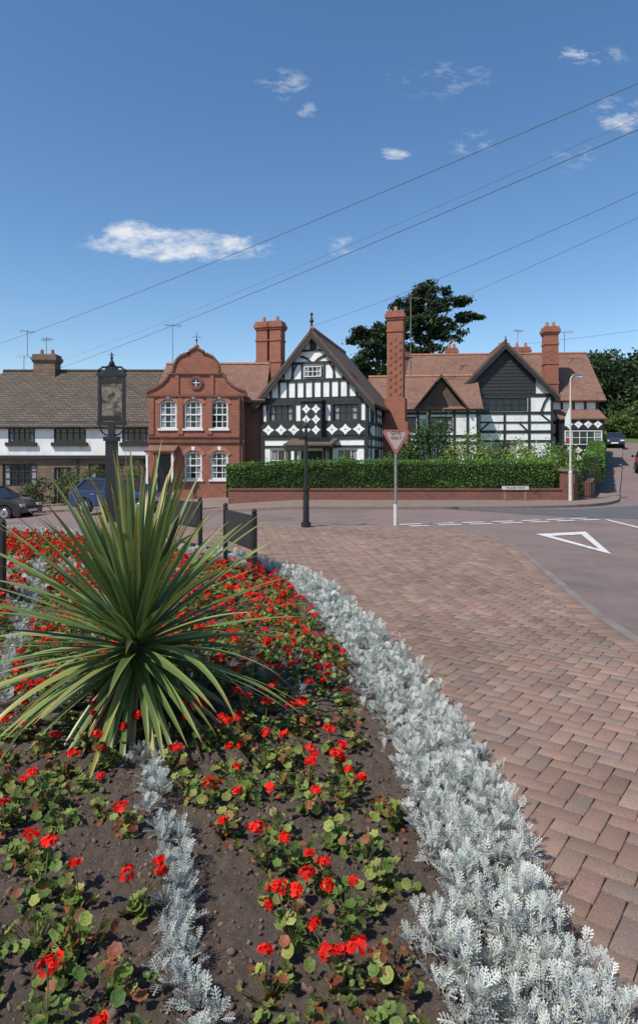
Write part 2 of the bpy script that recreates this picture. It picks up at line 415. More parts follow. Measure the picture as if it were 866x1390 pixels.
P=resample(nearpath,.105);t=np.gradient(P,axis=0);t/=np.hypot(t[:,0],t[:,1])[:,None];nn=np.stack([t[:,1],-t[:,0]],1)
E=P+nn*.215
k=E[:,0]>-12;E=E[k];t=t[k]
s.add(tv,tf,rot(np.arctan2(t[:,1],t[:,0])+math.pi/2,np.zeros(len(E)),np.zeros(len(E))),np.stack([E[:,0],E[:,1],np.array([gz(a,b)+.003 for a,b in E])],1),pavecols(E[:,0],E[:,1],len(E)))
s.obj('block_paving',M['pavers'])

def mark(name,quads):
    mb=MB()
    for q in quads: mb.poly([(x,y,-.048) for x,y in q],M['paint'])
    return mb.obj(name)
def dash(a,b,w,n,gap):
    a=np.array(a);b=np.array(b);d=b-a;L=np.hypot(*d);t=d/L;nn=np.array([-t[1],t[0]])*w/2;out=[];c=L/n
    for i in range(n):
        p=a+t*c*i;q=p+t*(c-gap); out.append([p-nn,q-nn,q+nn,p+nn])
    return out
qs=dash((2.3,17.0),(6.0,18.1),.17,4,.28)+dash((2.2,17.45),(5.9,18.55),.17,4,.28)+dash((6.0,18.1),(8.6,19.1),.17,3,.28)+dash((5.9,18.55),(8.4,19.5),.17,3,.28)
mark('give_way_line',qs)
mark('centre_line',dash((8.5,18.9),(8.0,12.0),.12,1,0)+dash((12.5,21.4),(30,19.5),.12,4,2))
A=np.array([5.15,15.2]);B=np.array([6.55,15.7]);C=np.array([5.45,11.9]);G=(A+B+C)/3
inn=[G+(p-G)*f for p,f in ((A,.58),(B,.58),(C,.70))]
mark('give_way_triangle',[[A,B,inn[1],inn[0]],[B,C,inn[2],inn[1]],[C,A,inn[0],inn[2]]])

# ---------------------------------------------------------------- flower bed soil
def soilh(x,y): 
    return .075+.025*noise.noise(Vector((x*1.3,y*1.3,0)))+.024*noise.noise(Vector((x*9,y*9,2)))+.028*noise.noise(Vector((x*26,y*26,5)))
ysb=[.2]
while ysb[-1]<15.2: ysb.append(ysb[-1]+max(.014,.009*ysb[-1]))
xsb=list(np.arange(-13,-2.6,.12))+list(np.arange(-2.6,1.2,.018))
GX,GY=np.meshgrid(xsb,ysb); D=distpl(bedpoly_edge,GX,GY); IN=inpoly(bedpoly,GX,GY); D=np.where(IN,D,-D)
V=np.zeros(GX.shape+(3,));V[...,0]=GX;V[...,1]=GY
for j in range(GX.shape[0]):
    for i in range(GX.shape[1]):
        if D[j,i]>-.15:
            e=sm((D[j,i]+.03)/.12); V[j,i,2]=gz(GX[j,i],GY[j,i])-.035+e*(.035+soilh(GX[j,i],GY[j,i]))
nj,ni=GX.shape;F=[]
for j in range(nj-1):
    for i in range(ni-1):
        if min(D[j,i],D[j+1,i],D[j,i+1],D[j+1,i+1])>-.12: a=j*ni+i;F.append((a,a+1,a+ni+1,a+ni))
me=bpy.data.meshes.new('flower_bed_soil'); me.from_pydata(V.reshape(-1,3).tolist(),[],F); me.materials.append(M['soil'])
me.polygons.foreach_set('use_smooth',[True]*len(F))
o=bpy.data.objects.new('flower_bed_soil',me);COL.objects.link(o)
ico=bmesh.new(); bmesh.ops.create_icosphere(ico,subdivisions=1,radius=1); iv=np.array([v.co[:] for v in ico.verts]);iv*=rng.uniform(.6,1.25,(len(iv),1)); iF=[[v.index for v in f.verts] for f in ico.faces]; ico.free()
n=30000;Y=1.2+8*rng.random(n)**1.8;X=-5+6.2*rng.random(n);k=inpoly(bedpoly,X,Y)&(distpl(bedpoly_edge,X,Y)>.05);X=X[k];Y=Y[k];n=len(X)
sz=np.abs(rng.normal(0,.006,n))+.0025
s=Sc(); s.add(iv,iF,rot(U(0,6.3,n),U(0,3,n),U(0,3,n),sz[:,None]*U(.5,1.35,(n,3))),np.stack([X,Y,[soilh(a,b_)+.001 for a,b_ in zip(X,Y)]],1),colvar((.135,.095,.07),n,.3,.05))
s.obj('soil_clods',M['soilc'],smooth=False)

# ---------------------------------------------------------------- silver ragwort
def silverleaf():
    V=[];F=[]
    def quad(a,b,c,d): k=len(V);V.extend([a,b,c,d]);F.append((k,k+1,k+2,k+3))
    def zc(y): return .18*y-.30*y*y
    seg=[0,.45,.9]
    for a,b in zip(seg[:-1],seg[1:]): quad((-.028,a,zc(a)),(.028,a,zc(a)),(.032,b,zc(b)),(-.032,b,zc(b)))
    quad((-.03,.88,zc(.88)),(.03,.88,zc(.88)),(.055,1.04,zc(1.04)),(-.055,1.04,zc(1.04)))
    for i,y in enumerate((.3,.48,.66,.82)):
        l=(.17,.25,.26,.19)[i]
        for sg in (-1,1):
            quad((sg*.02,y-.015,zc(y)),(sg*.02,y+.03,zc(y)),(sg*l,y+.20,zc(y)+.05),(sg*(l+.045),y+.13,zc(y)+.04))
            if i in(1,2): quad((sg*l*.5,y+.06,zc(y)+.02),(sg*l*.55,y+.10,zc(y)+.02),(sg*l*.62,y+.26,zc(y)+.07),(sg*l*.42,y+.24,zc(y)+.07))
    return np.array(V),np.array(F)
sv,sf=silverleaf()
silv=Sc()
def silver_plant(x,y,h=.22,r=.14,n=55,sc=1,base=(.60,.615,.56)):
    z0=soilh(x,y)+gz(x,y)
    ns=max(3,n//10);sx=rng.normal(0,r*.5,ns);sy=rng.normal(0,r*.5,ns);sh=h*U(.5,1.15,ns)*(1-.5*np.minimum(1,np.hypot(sx,sy)/(r*1.4))**2)
    k=rng.integers(0,ns,n);yaw=U(0,2*math.pi,n);lev=U(0,1,n)**.6
    px=x+sx[k]*(.5+.5*lev)+np.sin(-yaw)*.010;py=y+sy[k]*(.5+.5*lev)+np.cos(yaw)*.010
    pz=z0+sh[k]*lev*.8
    pitch=np.clip(.1+1.2*lev+rng.normal(0,.3,n),-.4,1.5)
    s_=U(.038,.076,n)*sc*(1.1-.35*lev)
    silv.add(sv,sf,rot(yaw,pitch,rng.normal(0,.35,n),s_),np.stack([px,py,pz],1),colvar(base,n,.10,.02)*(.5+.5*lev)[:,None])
edge=resample([p for p in bedpoly_edge if p[1]<15.5],.13)
tt=np.gradient(edge,axis=0);tt/=np.hypot(tt[:,0],tt[:,1])[:,None];inw=np.stack([-tt[:,1],tt[:,0]],1)
for (px,py),(qx,qy) in zip(edge,inw):
    if py<1.1: continue
    for o_ in (.09,.18,.28,.38):
        if py>8 and o_>.35: continue
        jx,jy=rng.normal(0,.03,2)
        nn_=115 if py<3.6 else 75 if py<6.5 else 30
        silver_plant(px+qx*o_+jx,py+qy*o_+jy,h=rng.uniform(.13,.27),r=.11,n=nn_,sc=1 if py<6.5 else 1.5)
rows=[[(-.97,3.55),(-.9,3.34),(-.66,2.75),(-.44,2.12),(-.33,1.7)],[(-4.3,9.8),(-3.6,8.2),(-3.1,6.8),(-2.55,5.4),(-2.15,4.1)]]
for ri,r_ in enumerate(rows):
    for px,py in resample(r_,.085 if ri==0 else .14):
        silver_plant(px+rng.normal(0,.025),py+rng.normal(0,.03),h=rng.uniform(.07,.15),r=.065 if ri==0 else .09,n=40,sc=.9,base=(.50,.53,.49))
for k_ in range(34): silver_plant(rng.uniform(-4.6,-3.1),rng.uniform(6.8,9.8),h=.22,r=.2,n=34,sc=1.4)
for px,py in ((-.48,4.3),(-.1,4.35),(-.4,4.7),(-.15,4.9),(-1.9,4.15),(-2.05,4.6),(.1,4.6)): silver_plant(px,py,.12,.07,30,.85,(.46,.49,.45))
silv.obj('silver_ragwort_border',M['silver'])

# ---------------------------------------------------------------- geraniums
def gleaf(k=12):
    V=[(0,0,-.12)];cm=[1.15]
    for r,zz,c in ((.55,.0,.72),(1,.1,1.05)):
        for i in range(k):
            t=2*math.pi*(i+.5)/k*.93+.22; rr=r*(1+(.07 if i%2 else -.05)*(r>.9)); V.append((rr*math.sin(t),-rr*math.cos(t)+.1,zz+(.16 if i%2 else -.10)*(r>.9)));cm.append(c)
    F=[]
    for i in range(k):
        j=(i+1)%k; F.append((0,1+i,1+j)); F.append((1+i,1+k+i,1+k+j));F.append((1+i,1+k+j,1+j))
    return np.array(V),F,np.array(cm)
gv,gf,gc=gleaf()
stv=[(-1,-.6,0),(1,-.6,0),(0,1,0),(-1,-.6,1),(1,-.6,1),(0,1,1)];stf=[(0,1,4,3),(1,2,5,4),(2,0,3,5)]
pv=np.array([(0,0,0),(.35,.45,.12),(.0,1,.16),(-.35,.45,.12)]);fv=[];ff=[];
for i in range(5):
    t=2*math.pi*i/5;c_,s_=math.cos(t),math.sin(t)
    for p in pv*np.array([1.25,1,1]): fv.append((p[0]*c_-p[1]*s_,p[0]*s_+p[1]*c_,p[2]))
    ff.append((i*4,i*4+1,i*4+2,i*4+3))
fv=np.array(fv)
gl=Sc();gp=Sc()
cand=[];y=1.35;rowi=0
while y<15:
    x=-12+(.12 if rowi%2 else 0)
    while x<1: cand.append((x+rng.normal(0,.05),y+rng.normal(0,.05)));x+=.225 if y<5 else .21
    y+=.2 if y<5 else .19;rowi+=1
cand=np.array(cand);X,Y=cand.T;D=distpl(bedpoly_edge,X,Y)
k=inpoly(bedpoly,X,Y)&(D>np.where(Y>8,.42,.53))&(X/Y>-.66)&(np.hypot(X+1.12,Y-4)>.22)
for r_ in rows: k&=distpl(r_,X,Y)>.12
X=X[k];Y=Y[k]
for x,y in zip(X,Y):
    z0=soilh(x,y)+gz(x,y);near=y<7
    vig=rng.uniform(.5,1.2)*(1.2 if y>5 else 1)
    n=int((34 if near else 14)*vig)+4
    yaw=U(0,2*math.pi,n);rad=U(.005,.105,n)*vig;hz=U(.008,.125,n)*vig*(1-.5*rad/.12)
    pred=rng.choice([.08,.25,.6],p=[.45,.35,.2])
    c=colvar((.145,.205,.045),n,.25,.08)
    red=rng.random(n)<pred
    if red.any(): c[red]=colvar((.27,.095,.04),int(red.sum()),.25,.1)
    yl=rng.random(n)<.3
    if yl.any(): c[yl]=colvar((.27,.30,.07),int(yl.sum()),.2,.05)
    pos=np.stack([x+np.sin(-yaw)*rad,y+np.cos(yaw)*rad,z0+hz],1)
    gl.add(gv,gf,rot(yaw,rng.normal(-.2,.6,n),rng.normal(0,.55,n),U(.009,.024,n)*(1 if near else 1.6)),pos,c,gc)
    if near:
        d_=pos-np.array([x,y,z0])
        Rm=np.zeros((n,3,3));Rm[:,0,0]=.0016;Rm[:,1,1]=.0016;Rm[:,:,2]=d_
        gl.add(stv,stf,Rm,np.tile([x,y,z0],(n,1)),colvar((.16,.18,.05),n,.2))
    nh=rng.choice([0,1,2,3],p=[.42,.35,.16,.07] if y<4.2 else [.14,.34,.32,.20])
    for h_ in range(nh):
        a=rng.uniform(0,6.28);rr=rng.uniform(.0,.10);top=np.array([x+rr*math.cos(a),y+rr*math.sin(a),z0+rng.uniform(.10,.21)])
        Rr=rng.uniform(.013,.031)*(1 if near else 1.2)
        Rm=np.zeros((1,3,3));Rm[0,0,0]=.0022;Rm[0,1,1]=.0022;Rm[0,:,2]=top-np.array([x,y,z0])
        gl.add(stv,stf,Rm,np.array([[x,y,z0]]),np.array([[.2,.2,.06]]))
        m_=int(12+Rr*750) if near else 12
        yw=U(0,2*math.pi,m_);pt=U(-.3,1.55,m_)
        dirs=np.stack([-np.sin(yw)*np.cos(pt),np.cos(yw)*np.cos(pt),np.sin(pt)],1)
        P_=top+dirs*Rr*np.array([rng.uniform(.8,1.35),rng.uniform(.8,1.35),rng.uniform(.4,.7)])*U(.65,1.2,(m_,1))
        gp.add(fv,ff,rot(yw,pt-math.pi/2+rng.normal(0,.35,m_),rng.normal(0,.3,m_),(U(.009,.015,m_) if near else U(.018,.026,m_))),P_,colvar((.76,.022,.012),m_,.22,.05))
gl.obj('geranium_bed_leaves',M['leaf'],smooth=True)
gp.obj('geranium_bed_flowers',M['petal'])

# ---------------------------------------------------------------- cordyline
def cordyline(name,x,y,z,L0,n,wid,crown=.55,seed=1):
    e=empty(name,(x,y,z)); r=np.random.default_rng(seed)
    mb=MB()
    for i in range(8):
        a=i/8*crown*.85;mb.cyl((0,0,a),(0,0,a+crown*.85/8),.065-.002*i+.01*(i%2),.06,10,M['bark'])
    mb.obj('trunk',e)
    s=Sc();seg=14
    for i in range(n):
        f=i/n
        el=math.radians(88-132*f**1.0+r.normal(0,7)); az=i*2.39996+r.normal(0,.15)
        L=L0*r.uniform(.82,1.1)*(1 if el>-.2 else .8); w=wid*r.uniform(.8,1.15)
        droop=(.08+.45*max(0,math.cos(el))*r.uniform(.2,1.0)+(.6 if r.random()<.12 else 0)) 
        p=np.array([math.cos(az)*.03,math.sin(az)*.03,crown-.22*f]);e_=el;tw=r.normal(0,.25)
        V=[];cm=[]
        side=np.array([-math.sin(az),math.cos(az),0])
        for k_ in range(seg+1):
            t=k_/seg
            ww=w*(.6+.4*min(1,t*5))*(1-t**2.4)*.5+.0008
            d=np.array([math.cos(az)*math.cos(e_),math.sin(az)*math.cos(e_),math.sin(e_)])
            up=np.cross(d,side);up*=-1 if up[2]<0 else 1
            sd=side*math.cos(tw)+up*math.sin(tw)
            fold=up*ww*.3
            V+= [p-sd*ww+fold,p-sd*ww*.5+fold*.4,p,p+sd*ww*.5+fold*.4,p+sd*ww+fold]
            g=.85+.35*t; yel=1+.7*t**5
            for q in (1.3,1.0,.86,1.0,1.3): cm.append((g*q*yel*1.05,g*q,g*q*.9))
            p=p+d*L/seg; e_-=droop/seg*(.3+1.8*t)
        F=[]
        for k_ in range(seg):
            a=k_*5;F+=[(a+q,a+q+1,a+q+6,a+q+5) for q in range(4)]
        c=np.array([.125,.195,.065])*(1+r.normal(0,.18));
        if r.random()<.2: c=np.array([.24,.27,.09])
        if f>.92: c=np.array([.30,.21,.11])*r.uniform(.6,1.1)
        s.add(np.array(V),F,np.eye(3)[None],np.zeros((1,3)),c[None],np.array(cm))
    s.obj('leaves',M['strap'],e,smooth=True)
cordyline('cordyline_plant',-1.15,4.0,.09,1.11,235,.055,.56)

# ---------------------------------------------------------------- hedges / shrubs / trees
lv=np.array([(-.45,0,0),(0,-.7,.05),(.45,0,0),(0,.7,.05)]);lf=[(0,1,2,3)]
def hedge(name,path,w,h0,h1,dens=650,base=(.085,.165,.028),leaf=.05,corein=.07):
    e=empty(name,(0,0,0));P=resample(path,.5);mb=MB()
    for a,b in zip(P[:-1],P[1:]):
        d=b-a;L=math.hypot(*d);t=d/L;n_=np.array([-t[1],t[0]])*(w/2-corein)
        za,zb=gz(*a),gz(*b);q=[a-n_,b-n_,b+n_,a+n_];z=[za,zb,zb,za]
        mb.hexa([(p[0],p[1],k+h0) for p,k in zip(q,z)]+[(p[0],p[1],k+h1-corein-.04) for p,k in zip(q,z)],M['core'])
    mb.obj('core',e)
    s_=np.concatenate([[0],np.cumsum(np.hypot(*np.diff(P,axis=0).T))]);L=s_[-1];H=h1-h0
    n=int(L*(2*H+w)*dens);t=U(0,L,n);c=U(0,2*H+w,n)
    ne=int(2*w*H*dens);te=np.where(rng.random(ne)<.5,0,L);t=np.concatenate([t,te])
    off=np.where(c<H,-w/2,np.where(c<H+w,c-H-w/2,w/2));hz=np.where(c<H,c,np.where(c<H+w,H,2*H+w-c))
    off=np.concatenate([off,U(-w/2,w/2,ne)]);hz=np.concatenate([hz,U(0,H,ne)]);n+=ne
    # soften the top edges
    cut=np.maximum(0,(np.abs(off)/(w/2)-.7)/.3)*np.maximum(0,(hz/H-.85)/.15);hz=hz-.10*cut;off=off*(1-.1*cut)
    X=np.interp(t,s_,P[:,0]);Y=np.interp(t,s_,P[:,1]);dx=np.interp(t+.05,s_,P[:,0])-np.interp(t-.05,s_,P[:,0]);dy=np.interp(t+.05,s_,P[:,1])-np.interp(t-.05,s_,P[:,1]);l=np.hypot(dx,dy);nx_,ny_=-dy/l,dx/l
    lump=np.array([noise.noise(Vector((a*1.1,b*2.5,c_*.8)))+.6*noise.noise(Vector((a*.35,3,c_*.5))) for a,b,c_ in zip(t,hz,off)])
    sc=1+lump*.18/(w/2)*.5+rng.normal(0,.035,n)
    X=X+nx_*off*sc;Y=Y+ny_*off*sc
    Z=np.array([gz(a,b) for a,b in zip(X,Y)])+h0+hz*(1+lump*.07)+rng.normal(0,.022,n)+(rng.random(n)<.025)*U(.02,.16,n)
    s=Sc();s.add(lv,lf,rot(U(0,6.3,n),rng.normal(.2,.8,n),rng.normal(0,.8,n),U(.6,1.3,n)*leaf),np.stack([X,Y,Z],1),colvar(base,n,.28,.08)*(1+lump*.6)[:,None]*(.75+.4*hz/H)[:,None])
    s.obj('foliage',M['leaf'],e)
def leafblob(s,c,r,n,leaf,base,clump=.33,nc=None):
    nc=nc or max(6,int(n/45));ph=U(0,2*math.pi,nc);ct=U(-.75,1,nc);st_=np.sqrt(1-ct**2);rr=U(.45,1.08,nc)**.6
    C=np.stack([np.cos(ph)*st_,np.sin(ph)*st_,ct],1)*rr[:,None]*np.array(r)+np.array(c)
    k=rng.integers(0,nc,n);P=C[k]+rng.normal(0,1,(n,3))*np.array(r)*clump*.5
    br=(1+rng.normal(0,.25,nc))[k]
    s.add(lv,lf,rot(U(0,6.3,n),rng.normal(.1,.8,n),rng.normal(0,.8,n),U(.6,1.4,n)*leaf),P,colvar(base,n,.2,.08)*br[:,None])
def shrub(name,x,y,r,h,n,leaf,base,z=None,parts=3):
    z=gz(x,y) if z is None else z;e=empty(name,(x,y,z));mb=MB();s=Sc()
    for i in range(parts):
        a=i*2.4;ox,oy=math.cos(a)*r*.35,math.sin(a)*r*.35
        mb.path([(0,0,-.2),(ox*.5,oy*.5,h*.35),(ox,oy,h*.7)],.03,M['bark'],5)
        leafblob(s,(ox,oy,h*.5*rng.uniform(.85,1.1)),(r*.75,r*.75,h*.5),n//parts,leaf,base)
    mb.obj('stems',e);s.obj('foliage',M['leaf'],e)
def tree(name,x,y,th,tr,blobs,npb,leaf,base,lean=(0,0),clump=.3):
    z=gz(x,y)-.2;e=empty(name,(x,y,z));mb=MB();s=Sc();pts=[]
    for i in range(7):
        t=i/6;pts.append((lean[0]*t*t+.15*math.sin(t*5),lean[1]*t*t,th*t))
    for i in range(6): mb.cyl(pts[i],pts[i+1],tr*(1-.75*i/6),tr*(1-.75*(i+1)/6),9,M['bark'])
    for b in blobs:
        c=b[:3];k=min(5,max(2,int(6*(c[2]*.75)/th)))
        a=Vector(pts[k]);q=Vector(c);m_=a.lerp(q,.55)+Vector((0,0,-.06*th*.5))
        mb.cyl(a,m_,tr*.35,tr*.22,6,M['bark']);mb.cyl(m_,q,tr*.22,tr*.06,6,M['bark'])
        for j in range(4):
            w_=q+Vector((rng.uniform(-1,1)*b[3],rng.uniform(-1,1)*b[4],rng.uniform(-.4,.8)*b[5]))*.8
            mb.cyl(m_.lerp(q,.6),w_,tr*.1,tr*.03,5,M['bark'])
        leafblob(s,c,b[3:6],npb,leaf,base,clump,nc=18)
    mb.obj('trunk',e);s.obj('foliage',M['leaf'],e)

mb=MB();
for a in range(14):
    x0=-3.8+a*1.0;x1=min(x0+1.0,10.3)
    z=min(gz(x0,26.9),gz(x1,26.9))
    mb.box(x0,x1,26.78,27.0,z-.1,.46,M['brickdk']);mb.box(x0,x1-.008,26.74,27.04,.46,.53,M['brickdk'])
mb.box(10.2,10.75,26.62,27.16,-.1,1.25,M['brickdk']);mb.box(10.14,10.81,26.56,27.22,1.25,1.34,M['concrete'])
mb.obj('low_brick_wall')
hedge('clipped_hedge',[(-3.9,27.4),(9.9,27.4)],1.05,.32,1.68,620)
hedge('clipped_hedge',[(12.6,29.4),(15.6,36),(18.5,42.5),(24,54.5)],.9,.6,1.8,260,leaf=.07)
mb=MB();P=resample([(11.9,27.9),(12.6,29.2),(15.7,36),(18.6,42.3),(27.4,61.8)],1.2)
for a,b in zip(P[:-1],P[1:]):
    d=b-a;t=d/math.hypot(*d);n_=np.array([-t[1],t[0]]);q=[a,b,b+n_*.3,a+n_*.3];za,zb=gz(*a),gz(*b);z=[za,zb,zb,za]
    mb.hexa([(p[0],p[1],k-.2) for p,k in zip(q,z)]+[(p[0],p[1],k+.75) for p,k in zip(q,z)],M['brickdk'])
mb.obj('roadside_wall')
mb=MB();gx0,gx1,gy0,gy1=10.82,11.85,27.0,27.85
for i in range(11):
    t=i/10;x=gx0+(gx1-gx0)*t;y=gy0+(gy1-gy0)*t;mb.cyl((x,y,.05),(x,y,1.1+.15*math.sin(t*math.pi)),.014,.014,6,M['iron'])
for zz_ in (.15,.95): mb.cyl((gx0,gy0,zz_),(gx1,gy1,zz_),.02,.02,6,M['iron'])
mb.obj('iron_gate')

shrub('garden_shrub',5.3,30.5,1.2,3.5,5200,.085,(.05,.09,.022))
shrub('garden_shrub',4.1,30.3,.9,2.3,2500,.08,(.055,.11,.027))
for i,(x,y,r,h,c) in enumerate([(6.9,29.3,.8,2.9,(.16,.25,.04)),(7.9,29.6,1,2.8,(.17,.25,.05)),(8.9,29.4,.9,2.5,(.22,.29,.065)),(9.8,29.8,1,2.7,(.14,.23,.05)),(6.0,28.6,.6,2.4,(.2,.26,.065)),(7.4,28.5,.5,2.2,(.2,.22,.07)),(11.0,29.5,1,2.4,(.12,.2,.05)),(11.8,30.6,.9,2.3,(.17,.24,.06)),(3,29.5,.6,1.9,(.08,.15,.03)),(10.4,28.4,.6,2.1,(.15,.23,.045)),(12.6,32.5,1,2.4,(.09,.16,.035)),(1.2,29.8,.5,2.0,(.10,.16,.04)),(9.3,28.4,.45,2.05,(.17,.25,.05))]):
    shrub('flowering_shrub',x,y,r,h,1900,.075,c,z=0)
shrub('front_garden_shrub',-13.0,34.6,1.3,2.0,2200,.09,(.09,.12,.04))
shrub('front_garden_shrub',-10.6,34.9,.8,1.6,1400,.08,(.13,.09,.04))
shrub('front_garden_shrub',-15.2,34.5,.9,1.6,1400,.08,(.06,.10,.03))
shrub('climbing_plant',-9.4,32.7,.5,2.0,1100,.07,(.07,.12,.035))
shrub('round_bush',20.4,50.5,1.6,3.6,5000,.11,(.16,.24,.06))

dk=(.04,.065,.026)
tree('pine_tree',7.6,82,18.0,.5,[(-1.2,0,17.0,2.4,2.3,1.3),(1.6,.5,17.9,2.2,2.3,1.2),(0,0,15.6,3.2,3,1.3),(0,0,14.0,3.0,3,1.3),(-2.6,0,13.2,1.8,2,1.0),(2.8,0,15,1.6,2,.9),(1,0,11.8,2.6,2,1.5),(-1.2,0,10,1.9,2,1.3)],2400,.28,dk)
tree('pine_tree',14.8,86,19.0,.55,[(0,0,19.3,2.6,2.4,1.2),(3,0,17.9,2.6,2.4,1.0),(-3,0,17.5,2.4,2.4,1.2),(0,0,17,2.6,2.4,1.2),(0,0,15.3,3.2,2.6,1.2),(5.2,0,16.0,2.0,2.0,.6),(-3.2,0,14.2,2.0,2,1.0),(2.4,0,13.6,2.4,2,1.2),(-.5,0,12,2.4,2,1.2)],2400,.28,dk)
def decid(x,y,h,r,c,n=3000,leaf=.34):
    tree('broadleaf_tree',x,y,h*.75,.4,[(0,0,h*.82,r*.6,r*.6,h*.18),(-r*.5,0,h*.6,r*.6,r*.6,h*.2),(r*.5,0,h*.62,r*.6,r*.6,h*.2),(0,-r*.4,h*.45,r*.6,r*.5,h*.2),(0,0,h*.3,r*.8,r*.7,h*.2)],n,leaf,c,clump=.42)
decid(36,80,10.5,5,(.045,.07,.028));decid(43,84,11,5.5,(.045,.07,.028));decid(31.2,79,9.5,3.6,(.035,.04,.022));decid(49,88,12,6,(.05,.075,.025))
decid(26,72,6.0,3,(.06,.10,.03),2000)
decid(38.5,74,4.6,3.4,(.09,.14,.035),2000,.25);decid(34.5,72,3.2,2.2,(.10,.15,.04),1600,.2)
e=empty('distant_trees');s=Sc()
for i in range(46):
    x=-120+i*6+rng.uniform(-2,2);y=112+rng.uniform(-6,6);leafblob(s,(x,y,gz(x,y)+2),(4.5,4,3.0),900,.55,(.035,.06,.022),.4)
s.obj('foliage',M['leaf'],e)

# ---------------------------------------------------------------- buildings
def ridget(mb,p0,p1,mat):
    p0=Vector(p0);p1=Vector(p1);L=(p1-p0).length;n=int(L/.45)
    for k in range(n): mb.cyl(p0.lerp(p1,k/n),p0.lerp(p1,(k+.96)/n),.1,.1,8,mat)
def gable_roof_y(mb,x0,x1,zr,ze,y0,y1,mat,ov=.25,th=.14):
    xc=(x0+x1)/2;sl=(zr-ze)/(xc-x0)
    mb.slab((x0-ov,y0,ze-ov*sl),(x0-ov,y1,ze-ov*sl),(xc,y1,zr),(xc,y0,zr),th,mat)
    mb.slab((x1+ov,y0,ze-ov*sl),(x1+ov,y1,ze-ov*sl),(xc,y1,zr),(xc,y0,zr),th,mat)
    ridget(mb,(xc,y0,zr+.01),(xc,y1,zr+.01),M['terra'] if mat is not M['slab'] else M['slab'])
def ridge_roof_x(mb,x0,x1,y0,y1,ze,zr,mat,ov=.25,th=.14,hipl=0,hipr=0):
    yc=(y0+y1)/2;sl=(zr-ze)/(yc-y0)
    mb.slab((x0,y0-ov,ze-ov*sl),(x1,y0-ov,ze-ov*sl),(x1-hipr,yc,zr),(x0+hipl,yc,zr),th,mat)
    mb.slab((x0,y1+ov,ze-ov*sl),(x1,y1+ov,ze-ov*sl),(x1-hipr,yc,zr),(x0+hipl,yc,zr),th,mat)
    ridget(mb,(x0+hipl,yc,zr+.01),(x1-hipr,yc,zr+.01),M['terra'] if mat is not M['slab'] else M['slab'])

# --- main timber-framed house (gable)
H=empty('timber_framed_house',(-.3,33,0),math.radians(-15))
w=2.85;ze=4.95;zr=8.35;dp=7.2
wl=MB();f=Fac(wl,-w,0)
wins1=[(.45,1.75,3.75,4.6),(3.9,5.2,3.75,4.6)];gw=[(.5,1.7,1.1,2.3),(4.1,5.2,1.1,2.3),(2.4,3.35,0.05,2.2)]
f.wall(0,5.7,-.4,ze,wins1+gw,M['render'])
ap=w; wl.poly([f.P(0,ze),f.P(5.7,ze),f.P(w,zr)],M['render'])
sd=Fac(wl,w,0,0,1)
sd.wall(0,dp,-.4,ze,[(1,2.2,3.7,4.6),(4,5.2,3.7,4.6),(2,3.5,1,2.3)],M['render'])
wl.poly([(-w,0,-.4),(-w,dp,-.4),(-w,dp,ze),(-w,0,ze)],M['render']);wl.poly([(-w,dp,-.4),(w,dp,-.4),(w,dp,ze),(0,dp,zr),(-w,dp,ze)],M['render'])
wl.obj('walls',H)
tb=MB();f=Fac(tb,-w,0);K=M['black']
def hb(z,w_=.16,u0=0,u1=5.7): f.beam(u0,z,u1,z,w_,K)
def gu(z): return (z-ze)/(zr-ze)*w
hb(4.85,.26,-.05,5.75);hb(3.68,.14);hb(2.9,.24,-.05,5.75);hb(4.66,.1)
hb(5.85,.16,gu(5.85),5.7-gu(5.85));hb(6.75,.14,gu(6.75),5.7-gu(6.75));hb(7.4,.11,gu(7.4),5.7-gu(7.4))
for u in (0.05,5.65,.37,1.83,2.25,3.45,3.85,5.28): f.beam(u,2.9,u,4.85,.14,K)
for u in (.1,1.9,3.8,5.6): f.beam(u,-.4,u,2.9,.15,K)
for u in (2.28,3.45): f.beam(u,-.4,u,2.9,.12,K)
hb(2.42,.12);
for i in range(11):
    u=.55+i*(4.6/10);
    if gu(5.5)<u<5.7-gu(5.5): f.beam(u,4.95,u,5.85,.105,K)
for u in (1.25,1.75,2.25,3.45,3.95,4.45): f.beam(u,5.85,u,6.75 if 1.55<u<4.2 else 6.4,.10,K)
for sg in (-1,1):
    c=w
    f.arc([(c+sg*(1.15-.3*t*t),5.93+.8*t) for t in (0,.25,.5,.75,1)],.09,K)
    f.arc([(c+sg*(.12+.55*t),6.8+.55*t-.25*t*t) for t in (0,.33,.66,1)],.11,K)
    f.beam(c+sg*.12,7.4,c+sg*.12,7.9,.1,K)
    f.arc([(c+sg*(1.75+.5*t),5.9+.25*math.sin(t*3.1)) for t in (0,.33,.66,1)],.1,K)
f.beam(w,7.4,w,8.2,.12,K)
f.box(w-.5,w+.5,5.98,6.6,-.01,.06,K); f.win(w-.46,w+.46,6.02,6.56,4,2,M['whitewood'],d=.095,fw=.04,bw=.03)
f.loz(.08,2.18,2.99,3.6,3,1,d=.09);f.loz(3.52,5.62,2.99,3.6,3,1,d=.09)
ob=MB()
fo=Fac(ob,-w,0);fo.box(2.3,3.4,2.85,4.72,-.02,.38,M['black'])
fo2=Fac(ob,-w,-.38);fo2.loz(2.34,3.36,3.0,4.6,2,3,d=.03)
fo.box(2.22,3.48,4.72,4.82,-.02,.47,M['black']);fo.box(2.22,3.48,2.72,2.85,-.02,.45,M['black'])
ob.obj('oriel_bay',H)
ws=MB();f2=Fac(ws,-w,0)
for o_ in wins1: f2.win(*o_,4,2,M['black'],fw=.07,bw=.045)
for o_ in gw[:2]: f2.win(*o_,3,2,M['whitewood'])
f2.box(2.4,3.35,.05,2.2,-.16,-.1,M['black'])
s2=Fac(ws,w,0,0,1)
